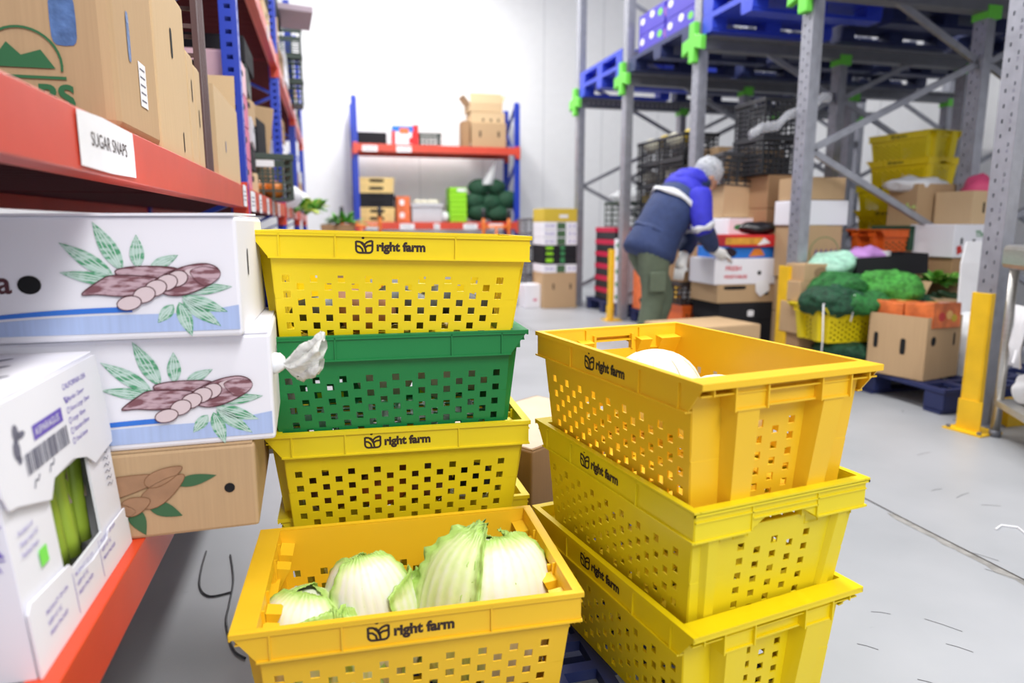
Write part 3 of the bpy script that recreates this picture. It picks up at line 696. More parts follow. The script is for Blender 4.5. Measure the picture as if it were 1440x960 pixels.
    e.text('GROWER', .036, INKP, M @ Matrix.Translation((X(.17)-.0035, .163, 0)), bold=.0008, align='RIGHT'); e.stroke([(-.1, .2), (X(.17)-.002, .2)], .0016, INKP, M); e.stroke([(-.1, .158), (X(.17)-.002, .158)], .0016, INKP, M)
    e.text('CALIFORNIA', .012, INKP, M @ Matrix.Translation((X(.17)-.006, .143, 0)), align='RIGHT'); e.build('end_print', t)
    AM = mat('asparagus_skin', (158, 184, 60), .45, noise_amt=.25, nscale=14, stretch=(1, 1, .25)); AT = mat('asparagus_scale', (172, 150, 140), .6, noise_amt=.2)
    rnd = random.Random(5); k = 0
    for (x, y, lx) in ((.115, .0, 0), (.112, .032, 0), (.118, .062, 0), (.112, .092, 0), (.118, .118, 0), (.095, .015, 0), (.092, .048, 0), (.093, .078, 0), (.092, .105, 0), (.115, -.032, 0), (.1, .145, 0), (.078, .15, 0), (.07, .12, 0)):
        s = T('asparagus_spear', ['thick green asparagus spear showing in the window of the white box'][0], 'asparagus', group='asparagus spears in the white box window')
        pts = [(0, 0, z) for z in [i*.026 for i in range(11)]]; r0 = .0135+.002*rnd.random()
        b2 = MB(); b2.tube([(.002*math.sin(i*.5+k), .002*math.cos(i*.4+k), p[2]) for i, p in enumerate(pts)], [r0, r0, r0*.98, r0*.98, r0*.96, r0*.96, r0*.95, r0*.93, r0*.88, r0*.72, r0*.3], AM, 14); b2.build('stalk', s, smooth=True)
        sc = MB()
        for i in range(5):
            a = i*2.4+k; z = .03+i*.045; sc.add([(r0*1.04*math.cos(a-.45), r0*1.04*math.sin(a-.45), z), (r0*1.07*math.cos(a), r0*1.07*math.sin(a), z-.004), (r0*1.04*math.cos(a+.45), r0*1.04*math.sin(a+.45), z), (r0*1.12*math.cos(a), r0*1.12*math.sin(a), z+.019)], [(0, 1, 3), (1, 2, 3)], AT)
        sc.build('scale_leaf', s)
        v = t.matrix_basis @ Vector((x-.016, y, .045)); s.location = v; s.rotation_euler = (R_(rnd.uniform(-4, 2)), R_(-3), 0); k += 1
asparagus()

# ------------------------------------------------------------------ left shelving
def upright(parent, x, y, z1, m=BLUM, w_=.067, d=.06, holes=True, face=1):
    """C-shaped post: front flange towards +X (the aisle) with a row of holes on the -Y face"""
    u = MB(); th = .003
    H = [(.32, .68, (z+.0)/z1, (z+.018)/z1) for z in [i*.05+.02 for i in range(int(z1/.05)-1)]]
    u.panel((-w_, 0, 0), (0, 0, 0), (0, 0, z1), (-w_, 0, z1), H, m)
    H2 = [(.35, .65, h[2], h[3]) for h in H]
    u.panel((0, 0, 0), (0, d, 0), (0, d, z1), (0, 0, z1), H2, m)
    u.panel((-w_, d, 0), (-w_, 0, 0), (-w_, 0, z1), (-w_, d, z1), [], m)
    u.panel((0, d, 0), (-w_, d, 0), (-w_, d, z1), (0, d, z1), [], m)
    return u.build('upright', parent, (x, y, 0), solid=th)
def paper_label(parent, M, w_=.1, h_=.055, txt=None, size=.02):
    q = MB(); pts = [(0, 0), (w_*.5, -.002), (w_, .001), (w_+.001, h_*.6), (w_-.001, h_), (w_*.4, h_+.003), (0, h_-.001)]
    q.poly(pts, PAPER, M)
    if txt: q.text(txt, size, INKG if txt != 'SUGAR SNAPS' else INK, M @ Matrix.Translation((w_*.18, h_*.42, .0006)))
    else:
        for k in range(3): q.stroke([(w_*.15, h_*(.3+.2*k)), (w_*.8, h_*(.3+.2*k))], h_*.05, INKG, M @ Matrix.Translation((0, 0, .0005)))
    return q.build('paper_label', parent)
UY = [.52, 3.22, 5.92, 8.62, 11.3]; LEV = [.444, 1.158, 2.30]; BH = .09; DP = 1.0
rk = T('shelving_rack', 'long rack with blue posts and red beams along the left wall', 'rack', (SH_X, 0, 0))
for y in UY:
    for x in (0, -DP): upright(rk, x, y, 3.6)
    br = MB()
    for k in range(4): br.bar((-.03, y+.03, .3+k*.9), (-DP-.03, y+.03, .75+k*.9), .03, .02, BLUM); br.bar((-DP-.03, y+.03, .75+k*.9), (-.03, y+.03, 1.2+k*.9), .03, .02, BLUM)
    br.build('frame_brace', rk)
for lv, z in enumerate(LEV):
    for i in range(4):
        y0, y1 = UY[i]+.062, UY[i+1]-.002
        m = ORM if lv == 0 else REDM
        for x in (0, -DP-.067+.05):
            b = MB(); b.bb(x-.045, x-.002, y0, y1, z, z+BH, m); b.bb(x-.058, x-.045, y0, y1, z, z+BH-.016, m)
            for yy in (y0, y1-.004): b.bb(x-.06, x+.004, yy, yy+.004, z-.07, z+BH+.02, m)
            o = b.build('beam', rk, bevel=.004)
            if x == 0 and lv == 1:
                if i == 0:
                    paper_label(o, RT(.0005, 1.125, z+.008), .29, .079, 'SUGAR SNAPS', .03)
                    paper_label(o, RT(.0005, 3.07, z+.006), .12, .085)
                elif i == 1:
                    for k, yy in enumerate((3.35, 3.75, 4.2, 4.6, 5.1)): paper_label(o, RT(.0005, yy, z-.01), .2 if k == 0 else .13, .09)
                else:
                    for yy in (.3, 1.0, 1.7): paper_label(o, RT(.0005, y0+yy, z), .14, .08)
            if x == 0 and lv == 2 and i > 0:
                for yy in (.6, 1.7): paper_label(o, RT(.0005, y0+yy, z), .14, .08)
        d = MB(); m2 = DRED; y = y0
        while y < y1-.01:
            d.bb(-DP-.01, -.047, y, min(y+.105, y1), z+.062, z+.086, m2); y += .112
        d.build('shelf_deck', rk)
SZ = LEV[1]+BH-.003

# upper near shelf: cartons seen from below-right
def shelf_box(y0, y1, h, label, m=KRAFT2, xr=-.352, W=.5, rot=0, z=SZ, **k):
    return carton(k.pop('name', 'cardboard_carton'), label, 'box', (xr-W/2, (y0+y1)/2, z), (W, y1-y0-.004, h), rot, m, **k)
t = shelf_box(1.385, 1.715, .42, 'large kraft carton printed in green, nearest on the upper left shelf', KRAFT, xr=-.35, holes=[('r', .33, .44, .02, .09, False), ('f', .855, .43, .04, .085, False)], holemat=mat('blue_inner_bag', (84, 116, 170), .4, noise_amt=.3, nscale=40, bump=.3), bev=.02, group='kraft cartons on the upper left shelf')
q = MB(); M = FR(0, -.165, 0); q.text('HERBS', .055, INKN, M @ Matrix.Translation((.185, .035, .0005)), bold=.002, align='RIGHT')
q.stroke([(-.0+.06*math.cos(a), .125+.06*math.sin(a)) for a in [math.pi*1.05-i*math.pi*1.1/20 for i in range(21)]], .004, INKN, M @ Matrix.Translation((.11, -.02, .0005)))
q.stroke([(-.065, .12), (.065, .12)], .005, INKN, M @ Matrix.Translation((.11, -.035, .0005)))
q.poly([(-.05, .13), (-.02, .17), (0, .15), (.03, .16), (.05, .13)], INKN, M @ Matrix.Translation((.11, -.03, .0004)))
q.build('green_print', t)
q = MB(); q.poly([(0, 0), (.055, 0), (.055, .085), (0, .085)], PAPER, RT(.2512, .0, .07))
for k in range(5): q.stroke([(.008, .012+k*.015), (.045, .012+k*.015)], .003, INKG, RT(.2516, .0, .07))
q.build('white_label', t)
shelf_box(1.725, 2.08, .40, 'kraft carton second from the camera on the upper left shelf', KRAFT2, holes=[('r', .5, .68, .02, .07, False), ('r', .7, .12, .01, .05, False)], group='kraft cartons on the upper left shelf')
shelf_box(2.09, 2.185, .30, 'thin kraft carton third along the upper left shelf', KRAFT2, holes=[('r', .5, .68, .01, .06, False)], group='kraft cartons on the upper left shelf')
shelf_box(2.19, 2.285, .285, 'thin kraft carton fourth along the upper left shelf, beside the brown crate', KRAFT2, holes=[('r', .4, .5, .01, .05, False)], group='kraft cartons on the upper left shelf')
def lattice_crate(name, label, loc, dims, rot=0, m=BLKP, rows=5, cols=6, group=None, cat='crate', open_lower=0):
    W, D, H = dims; t = T(name, label, cat, loc, rot, group); b = MB(); r = MB(); th = .006
    for k in range(rows+1):
        z = k*(H-.03)/rows; hh = .012
        for s in (-1, 1):
            b.bb(-W/2, W/2, s*(D/2-th/2)-th/2, s*(D/2-th/2)+th/2, z, z+hh, m); b.bb(s*(W/2-th/2)-th/2, s*(W/2-th/2)+th/2, -D/2, D/2, z, z+hh, m)
    for k in range(cols+1):
        x = -W/2+k*W/cols; y = -D/2+k*D/cols; hw = .014 if k in (0, cols) else .007
        for s in (-1, 1):
            b.bb(max(-W/2, x-hw), min(W/2, x+hw), s*(D/2-.001)-th/2, s*(D/2-.001)+th/2, 0, H-.01, m); b.bb(s*(W/2-.001)-th/2, s*(W/2-.001)+th/2, max(-D/2, y-hw), min(D/2, y+hw), 0, H-.01, m)
    b.bb(-W/2+.004, W/2-.004, -D/2+.004, D/2-.004, 0, .006, m)
    b.build('lattice_body', t)
    for s in (-1, 1):
        r.bb(-W/2-.006, W/2+.006, s*D/2-.01, s*D/2+.01, H-.035, H, m); r.bb(s*W/2-.01, s*W/2+.01, -D/2-.006, D/2+.006, H-.035, H, m)
    r.build('rim', t, bevel=.003)
    return t
lattice_crate('lattice_crate', 'brown plastic lattice crate stood on end after the thin cartons', (-.352-.2, 2.36, SZ), (.4, .13, .6), 0, BRNP, 7, 5)
t = carton('cardboard_carton', 'open kraft carton with one raised flap before the first blue post', 'box', (-.352-.18, 2.84, SZ), (.36, .6, .30), 0, KRAFT2, open_=True, flaps=[('b', 78), ('l', 60)], holes=[('f', .55, .42, .04, .035, True), ('r', .35, .4, .014, .04, False)], holemat=MC['blue_inner_bag'])
carton('grey_box', 'pale grey printed box standing on the open kraft carton by the post', 'box', (-.78, 3.0, SZ), (.34, .3, .56), 0, mat('pale_grey_box', (198, 196, 206), .7, noise_amt=.2, nscale=9), holes=[('f', .8, .85, .1, .02, False)])

# second bay goods
def pile(specs):
    for s in specs: s()
for k in range(4): carton('pink_carton', ['pink carton at the bottom of the stack behind the first blue post', 'pink carton second from the bottom behind the first blue post', 'pink carton third from the bottom behind the first blue post', 'pale pink carton topmost behind the first blue post'][k], 'box',
        (-.36-.2, 3.52, SZ+k*.148), (.4, .34, .145), 0, PINKL if k == 3 else PINK, holes=[('r', .5, .6, .07, .025, False), ('f', .5, .6, .07, .025, False)], group='pink cartons behind the first post')
names2 = ['kraft tray', 'black tray', 'grey tray', 'kraft tray', 'dark green tray', 'black tray']
for k in range(6): carton('fruit_tray', ['worn kraft tray at the foot of the mixed stack after the pink cartons', 'black tray second in the mixed stack after the pink cartons', 'grey tray third in the mixed stack after the pink cartons', 'kraft tray fourth in the mixed stack after the pink cartons', 'dark green tray fifth in the mixed stack after the pink cartons', 'black tray topmost of the mixed stack after the pink cartons'][k], 'box',
        (-.38-.22+.01*(k % 3), 4.02, SZ+k*.128), (.42, .42, .125), R_([-3, 2, 4, -5, 3, 0][k]), [KRAFT2, BLACKC, GRYP, KRAFT, DGRN, BLACKC][k], holes=[('r', .5, .7, .12, .03, False)], group='mixed trays on the left rack')
carton('cardboard_carton', 'kraft carton leaning out over the grey crate on the left rack', 'box', (-.56, 5.3, SZ+.35), (.34, .4, .3), (R_(0), R_(8), R_(5)), KRAFT, holes=[('f', .6, .5, .06, .03, False)])
carton('cardboard_carton', 'flat kraft carton under the leaning carton on the left rack', 'box', (-.6, 5.35, SZ), (.4, .44, .31), 0, KRAFT3, holes=[('r', .5, .5, .1, .03, False)])
t = lattice_crate('lattice_crate', 'grey-green lattice crate jutting out over the aisle from the left rack', (-.385, 4.8, SZ-.002), (.3, .42, .28), R_(8), DGRN, 5, 5)
q = MB(); q.poly([(0, 0), (.14, 0), (.14, .04), (0, .04)], PAPER, FR(-.1, -.218, .2)); q.build('white_label', t)
for k, (x, y) in enumerate(((-.44, 4.7), (-.33, 4.75), (-.4, 4.9))):
    o = MB().ell((0, 0, 0), (.065, .065, .06), ORV, 12, 8, amp=.1).build('squash', smooth=True); o.location = (x, y, SZ+.065); tag(o, 'orange squash inside the grey-green crate on the left rack', 'squash', 'squash in the grey-green crate')
carton('black_tray', 'black tray stood on edge above the grey-green crate', 'box', (-.43, 4.82, SZ+.28), (.07, .3, .22), R_(-5), BLACKC)
# third and fourth bays
rnd = random.Random(11); mm = [KRAFT, BLACKC, DGRN, KRAFT2, WHITE, GRYP, KRAFT3]; wn = {KRAFT.name: 'kraft', BLACKC.name: 'black', DGRN.name: 'dark green', KRAFT2.name: 'light kraft', WHITE.name: 'white', GRYP.name: 'grey', KRAFT3.name: 'dark kraft'}
ordn = ['bottom', 'second', 'third', 'fourth', 'fifth', 'sixth', 'top']
for (bay, y, n, zz, where) in ((3, 6.35, 4, SZ, 'just past the second blue post, eye-level shelf'), (3, 7.2, 3, SZ, 'midway in the third bay, eye-level shelf'), (4, 9.1, 3, SZ, 'past the third blue post, eye-level shelf'), (4, 10.2, 4, SZ, 'near the end wall, eye-level shelf'),
                       (2, 3.7, 2, LEV[2]+BH, 'past the first blue post, top shelf'), (2, 5.2, 3, LEV[2]+BH, 'before the second blue post, top shelf'), (3, 6.6, 4, LEV[2]+BH, 'past the second blue post, top shelf'), (3, 7.8, 3, LEV[2]+BH, 'before the third blue post, top shelf'), (4, 9.4, 4, LEV[2]+BH, 'past the third blue post, top shelf'), (4, 10.5, 3, LEV[2]+BH, 'near the end wall, left rack top shelf')):
    z = zz
    for k in range(n):
        m = mm[rnd.randrange(7)]; h = rnd.choice((.12, .16, .2)); W = .4+.06*rnd.random()
        carton('produce_carton', '%s carton, %s in its stack %s' % (wn[m.name], ordn[k], where), 'box', (-.36-W/2+.015*rnd.random(), y, z), (W, .5, h), R_(rnd.uniform(-3, 3)), m, holes=[('f', .5, .6, .1, .03, False), ('r', .5, .6, .1, .03, False)], group='cartons deeper along the left rack'); z += h+.006
# flat cardboard sheet sticking out on top, net crates
o = MB().bb(-.2, .2, -.3, .3, 0, .05, mat('mauve_board', (176, 160, 172), .7)).build('cardboard_sheet', bevel=.004); o.location = (-.28, 6.9, 2.93-.0); o.rotation_euler = (0, R_(2), R_(4)); tag(o, 'mauve-grey board lying across the stack high on the left rack', 'board')
for k in range(3): lattice_crate('lattice_crate', ['dark lattice crate at the bottom of the top-shelf stack overhanging the aisle', 'dark lattice crate in the middle of the top-shelf stack overhanging the aisle', 'dark lattice crate at the top of the top-shelf stack overhanging the aisle'][k], (-.42, 8.28, LEV[2]+BH+k*.26), (.4, .36, .25), R_(3), DGRN, 4, 4, group='dark lattice crates on the top shelf of the left rack')
# leafy plants and bags near the far end
def sprig(name, label, loc, n, size, m, cat='greens', group=None, seed=1, parent=None, mats=None):
    rnd = random.Random(seed); b = MB()
    for k in range(n):
        a = rnd.uniform(0, 6.28); el = rnd.uniform(.1, 1.2); L_ = size*rnd.uniform(.5, 1); w_ = L_*rnd.uniform(.25, .45)
        d = Vector((math.cos(a)*math.cos(el), math.sin(a)*math.cos(el), math.sin(el))); sd = Vector((-math.sin(a), math.cos(a), 0)); up = d.cross(sd)
        base = Vector((rnd.uniform(-1, 1), rnd.uniform(-1, 1), 0))*size*.4
        vs = []; 
        for i in range(5):
            t_ = i/4; c = base+d*L_*t_+Vector((0, 0, -L_*.35*t_*t_)); ww = w_*math.sin(math.pi*(t_*.8+.12))
            vs += [c-sd*ww/2+up*ww*.15*math.sin(i*2), c, c+sd*ww/2+up*ww*.15*math.cos(i*2)]
        fs = []
        for i in range(4): fs += [(3*i, 3*i+1, 3*i+4, 3*i+3), (3*i+1, 3*i+2, 3*i+5, 3*i+4)]
        b.add(vs, fs, (mats or [m])[k % len(mats or [m])])
    o = b.build(name, parent, loc, smooth=True, solid=.0025)
    if not parent: tag(o, label, cat, group)
    return o
sprig('leafy_greens', 'bunch of leafy greens hanging off the far end of the left rack', (-.2, 7.1, 1.24), 60, .24, LEAF, seed=3, mats=[LEAF, mat('yellow_green_leaf', (170, 190, 80), .5)])
def bag(name, label, loc, r, m=BAGW, seed=0, amp=.25, rot=0, cat='bag', group=None, fr=2.2, seg=20):
    b = MB(); b.ell((0, 0, r[2]*.92), r, m, seg, 14, amp=amp, fr=fr, seed=seed); o = b.build(name, None, loc, rot, smooth=True); return tag(o, label, cat, group)
bag('plastic_bag', 'white plastic bag bulging out of the left rack beyond the grey-green crate', (-.33, 6.15, SZ), (.12, .2, .1), seed=4)
bag('plastic_bag', 'white plastic bag slumped on the eye-level shelf by the leafy greens', (-.3, 7.45, SZ), (.12, .25, .1), seed=8)
# lower shelf, behind the cassava cartons
bag('paper_sack', 'dark printed sack just visible under the upper left shelf', (-.62, 2.25, .534+.0), (.2, .25, .3), mat('dark_grey_sack', (96, 90, 96), .7, noise_amt=.3), 3, .1)
carton('blue_white_carton', 'white and blue carton squeezed behind the cassava cartons by the yellow crate', 'box', (-.105-.2, 1.885, .534), (.4, .4, .5), 0, WHITE)
o = MB().bb(-.201, .201, -.201, .201, .2, .42, mat('blue_box_print', (30, 66, 200), .6)).build('blue_band', bpy.data.objects['blue_white_carton'])
for k, (y, h, m, nm) in enumerate(((2.5, .36, KRAFT3, 'dark kraft'), (2.95, .3, WHITE, 'white'), (3.6, .4, KRAFT, 'kraft'), (4.2, .34, BLACKC, 'black'), (4.9, .4, WHITE, 'white'), (6.4, .38, KRAFT, 'kraft'), (7.2, .36, WHITE, 'white'), (9.2, .4, BLACKC, 'black'))):
    carton('produce_carton', '%s carton on the lower left shelf, place %s from the camera' % (nm, ['third', 'fourth', 'fifth', 'sixth', 'seventh', 'eighth', 'ninth', 'tenth'][k]), 'box', (-.62, y, .534), (.44, .4, h), 0, m, group='cartons on the lower left shelf')
# cables on the floor
def cable(label, pix, z=.004, r=.003):
    b = MB(); pts = [P(x, y, Z=z) for x, y in pix]; out = []
    n = len(pts)
    for i in range(n-1):
        p0, p1, p2, p3 = pts[max(i-1, 0)], pts[i], pts[i+1], pts[min(i+2, n-1)]
        for q in range(6):
            u = q/6; out.append(.5*((2*p1)+(-p0+p2)*u+(2*p0-5*p1+4*p2-p3)*u*u+(-p0+3*p1-3*p2+p3)*u**3))
    out.append(pts[-1]); b.tube(out, r, BLKP, 6); return tag(b.build('cable', smooth=True), label, 'cable')
cable('thin black cable looping on the floor under the brown cassava carton', [(290, 775), (283, 800), (281, 825), (295, 838), (326, 832)])
cable('thin black cable running along the floor beside the cabbage crate', [(324, 780), (328, 815), (322, 850), (318, 875), (328, 912), (345, 925)])

# ------------------------------------------------------------------ rack at the end of the room
def rack_end():
    x0, x1, Y0, d = .455, 3.13, 11.5, .75
    t = T('shelving_rack', 'blue and red shelving rack against the white end wall', 'rack', (0, 0, 0))
    for x in (x0+.04, x1+.04):
        for y in (Y0, Y0+d): upright(t, x, y, 3.1, BLUM, .085, .06)
    for x in (x0, x1):
        b = MB()
        for k in range(3): b.bar((x, Y0+.05, .3+k*.95), (x, Y0+d, .8+k*.95), .05, .02, BLUM); b.bar((x, Y0+d, .8+k*.95), (x, Y0+.05, 1.22+k*.95), .05, .02, BLUM)
        b.build('frame_brace', t)
    for z in (1.03, 2.26):
        for y in (Y0-.02, Y0+d):
            b = MB(); b.bb(x0, x1, y-.025, y+.025, z, z+.12, REDM); b.bb(x0-.04, x0+.03, y-.03, y+.03, z-.04, z+.14, REDM); b.bb(x1-.04, x1+.04, y-.03, y+.03, z-.06, z+.14, REDM)
            o = b.build('beam', t, bevel=.004)
            if y < Y0:
                for xx in ((.58, 1.12, 1.68, 2.18, 2.62) if z < 2 else (.56, 1.1)): paper_label(o, FR(xx, y-.0265, z+.0), .24 if xx != 1.68 else .1, .09)
        b = MB()
        for k in range(20): b.bb(x0+.02+k*.132, x0+.14+k*.132, Y0, Y0+d, z+.095, z+.118, DRED)
        b.build('shelf_deck', t)
rack_end()
Z1, Z2 = 1.15, 2.38; YB = 11.55
def bk(x0, x1, yt, z):   # pixel columns -> centre x, width, height at the end rack
    a = P(x0, 300, Y=YB).x; b = P(x1, 300, Y=YB).x; h = P((x0+x1)/2, yt, Y=YB).z-z
    return (a+b)/2, abs(b-a), h
def bcart(name, label, px, z, m, cat='box', D=.4, **k):
    x, W, h = bk(*px, z); return carton(name, label, cat, (x, YB+D/2, z), (W, D, max(.05, h)), 0, m, **k)
bcart('black_tray', "low black crate at the left end of the end rack's upper shelf", (504, 547, 186), Z2, BLACKC)
t = bcart('cardboard_carton', 'red, white and blue printed carton on the top shelf of the end wall rack', (556, 582, 178), Z2, WHITE)
q = MB()
for (a, b_, c_, d_, m) in ((-.17, .17, .21, .3, BLUC), (-.05, .1, .18, .27, ORC), (-.17, -.12, .0, .22, REDC), (.1, .17, .02, .12, REDC)): q.poly([(a, c_), (b_, c_), (b_, d_), (a, d_)], m, FR(0, -.2015-.0003*len(q.f), 0))
q.build('colour_print', t)
bcart('cardboard_carton', 'small red carton right beside the printed one on the end wall rack', (583, 591, 176), Z2, REDC)
x, W, h = bk(593, 622, 187, Z2); lattice_crate('lattice_crate', 'small dark green crate on the top shelf of the end wall rack', (x, YB+.2, Z2), (W, .4, h), 0, DGRN, 3, 5)
bag('plastic_bag', 'crumpled clear bag on the top shelf of the end wall rack', (2.43, YB+.15, Z2), (.16, .14, .05), seed=3, amp=.4)
t = bcart('cardboard_carton', 'large kraft carton on the top shelf of the end wall rack', (664, 712, 173), Z2, KRAFT, D=.5, holes=[('f', .25, .55, .03, .1, False), ('f', .78, .55, .03, .1, False)])
x, W, h = bk(661, 711, 158, Z2+h*0+.01)
z3 = P(688, 173, Y=YB).z
carton('cardboard_carton', 'second kraft carton with three small slots, on top of the large one', 'box', (P(687, 170, Y=YB).x, YB+.25, z3), (.58, .45, P(687, 158, Y=YB).z-z3), 0, KRAFT2, holes=[('f', .35, .3, .03, .05, False), ('f', .58, .3, .03, .05, False), ('f', .8, .3, .03, .05, False)])
z4 = P(687, 157, Y=YB).z+.004
carton('cardboard_carton', 'crushed kraft carton topmost of the pile on the end wall rack', 'box', (P(684, 150, Y=YB).x, YB+.25, z4), (.56, .4, .13), (0, 0, R_(3)), KRAFT2, open_=True, flaps=[('f', 100), ('l', 50), ('r', 70)])
bcart('cardboard_carton', 'crumpled kraft carton half hidden left of the large one on the end wall rack', (652, 662, 170), Z2, KRAFT3, D=.3)
# lower shelf
zz = Z1
for k, (yt, m, lb) in enumerate(((303, WOOD, 'pale wooden fruit tray at the bottom of the tray stack'), (291, WOOD, 'pale wooden fruit tray second from the bottom of the tray stack'), (280, BLACKC, 'dark printed tray third in the tray stack'), (271, BLACKC, 'dark printed tray fourth in the tray stack'), (259, WOOD, 'pale wooden fruit tray second from the top of the tray stack'), (249, WOOD, 'pale wooden fruit tray topmost of the tray stack'))):
    zt = P(530, yt, Y=YB).z; h = max(.06, zt-zz-.004)
    t = carton('fruit_tray', lb+', end rack', 'tray', (P(530, 300, Y=YB).x+.01*(k % 2), YB+.2, zz), (.56, .4, h), 0, m, open_=True, holes=[('f', .5, .55, .24, .05, False)], group='trays stacked on the end wall rack'); zz += h+.002
for k, (yt, m) in enumerate(((293, ORC), (276, ORC))):
    x, W, h = bk(558, 577, yt, Z1 if k == 0 else P(567, 293, Y=YB).z+.004)
    carton('orange_carton', ['lower orange-brown carton beside the wooden trays on the end wall rack', 'upper orange-brown carton beside the wooden trays on the end wall rack'][k], 'box', (x, YB+.2, Z1 if k == 0 else P(567, 293, Y=YB).z+.004), (W, .4, h), 0, m, holes=[('f', .4, .5, .08, .1, True)], holemat=PAPER)
x, W, h = bk(580, 621, 286, Z1)
t = T('grey_tub', 'pale grey ribbed plastic tub with white produce on the end wall rack', 'tub', (x, YB+.2, Z1)); b = MB()
for s in (-1, 1): b.bb(-W/2, W/2, s*.19-.004, s*.19+.004, 0, h, GRYP); b.bb(s*W/2-.004, s*W/2+.004, -.19, .19, 0, h, GRYP)
b.bb(-W/2, W/2, -.19, .19, 0, .008, GRYP)
for k in range(9): b.bb(-W/2+.02+k*(W-.04)/8-.008, -W/2+.02+k*(W-.04)/8+.008, -.205, -.19, .0, h-.04, GRYP)
b.build('tub_body', t); b = MB(); b.bb(-W/2-.02, W/2+.02, -.215, -.185, h-.05, h, GRYP); b.build('rim', t, bevel=.004)
for k, dx in enumerate((-.13, -.02, .1, .16)):
    o = MB().ell((0, 0, 0), (.075, .07, .055), WVEG, 12, 8, amp=.1, seed=k).build('white_produce', smooth=True); o.location = (x+dx, YB+.2, Z1+h+.02); tag(o, 'pale rounded produce heaped in the grey tub on the end wall rack', 'vegetable', 'produce in the grey tub')
bag('plastic_bag', 'small white bag between the grey tub and the lime boxes', (P(627, 300, Y=YB).x, YB+.1, Z1), (.07, .07, .09), seed=6, amp=.1)
zt0 = P(645, 263, Y=YB).z; hh = (zt0-Z1)/7
for k in range(7): 
    t = carton('lime_box', ['lime green box at the bottom of the lime stack', 'lime green box second in the lime stack', 'lime green box third in the lime stack', 'lime green box fourth in the lime stack', 'lime green box fifth in the lime stack', 'lime green box sixth in the lime stack', 'lime green box with a white label on top of the lime stack'][k], 'box', (P(645, 300, Y=YB).x, YB+.2, Z1+k*hh), (.285, .4, hh-.008), 0, LIMB, group='lime green boxes on the end wall rack')
    if k == 6: q = MB(); q.poly([(0, 0), (.15, 0), (.15, .05), (0, .05)], PAPER, FR(-.02, -.2018, .01)); q.build('white_label', t)
for k, (px, py, r) in enumerate(((672, 298, .17), (700, 300, .17), (668, 283, .16), (690, 285, .16), (713, 281, .17), (673, 264, .15), (697, 263, .14))):
    p = P(px, py, Y=YB+.15); o = MB().ell((0, 0, 0), (r*1.25, r*.9, r*.95), NETD, 18, 12, amp=.15, seed=k).build('net_bag', smooth=True); o.location = (p.x, p.y, max(p.z, Z1+r*.72))
    tag(o, ['dark green filled bag at the lower left of the bag heap', 'dark green filled bag at the lower right of the bag heap', 'dark green filled bag at the left of the bag heap', 'dark green filled bag in the middle of the bag heap', 'dark green filled bag at the right edge of the bag heap', 'dark green filled bag at the upper left of the bag heap', 'round dark green bag on top of the bag heap'][k]+', end rack', 'bag', 'green bags on the end wall rack')
o = MB().loft([[(x+.1*math.cos(a)*s, .1*math.sin(a)*s, z) for a in [i*math.pi/6 for i in range(12)]] for x, s, z in ((0, 1.2, 0), (.06, .9, .12), (.13, .5, .3), (.17, .12, .42))], PLASTIC, cap=False).build('clear_plastic_wrap', smooth=True)
p = P(682, 258, Y=YB+.1); o.location = (p.x+.02, p.y, p.z-.02); tag(o, 'clear plastic pulled up from the green bags to the shelf above', 'plastic wrap')
# orange trolley handles
def trolley(x, label, Y=9.6, w_=.46, h=1.24, body=True, rot=0):
    t = T('hand_trolley', label, 'trolley', (x, Y, 0), rot); b = MB()
    OM = mat('orange_painted_tube', (236, 128, 50), .4)
    b.tube([(-w_/2, 0, .12), (-w_/2, 0, h-.1), (-w_/2, 0, h)], .024, OM, 10); b.tube([(w_/2, 0, .12), (w_/2, 0, h-.1), (w_/2, 0, h)], .024, OM, 10)
    b.tube([(-w_/2, 0, h-.13), (w_/2, 0, h-.13)], .02, OM, 10); b.tube([(0, 0, .2), (0, 0, h-.13)], .014, OM, 8); b.tube([(-w_/2, 0, .5), (w_/2, 0, .5)], .018, OM, 8)
    b.build('frame', t, smooth=True)
    for s in (-1, 1): MB().tube([(s*w_/2, 0, h-.01), (s*w_/2, 0, h+.12)], .028, BLKP, 10).build('grip', t, smooth=True)
    MB().bb(-w_/2, w_/2, -.35, .02, .1, .13, OM).build('platform', t)
    for s in (-1, 1):
        q = MB(); q.tube([(s*(w_/2+.01), -.02, .12), (s*(w_/2+.06), -.02, .12)], .12, BLKP, 20); wl = q.build('wheel', t); MB().tube([(s*(w_/2+.0), -.02, .12), (s*(w_/2+.067), -.02, .12)], .05, OM, 12).build('hub', wl)
    return t
carton('cardboard_carton', 'tall kraft carton carrying the green foliage beside the left orange trolley', 'box', (.1, 8.95, 0), (.4, .4, 1.1), 0, KRAFT3)
trolley(.33+.09, 'orange tube trolley left of the end wall rack', 9.6, .5, 1.22)
trolley(P(698, 318, Y=9.3).x, 'orange tube trolley in front of the right end of the end rack', 9.3, .36, 1.2)
sprig('leafy_greens', 'green foliage sticking up beside the left orange trolley', (.17, 8.9, 1.12), 40, .26, LEAF, seed=6)

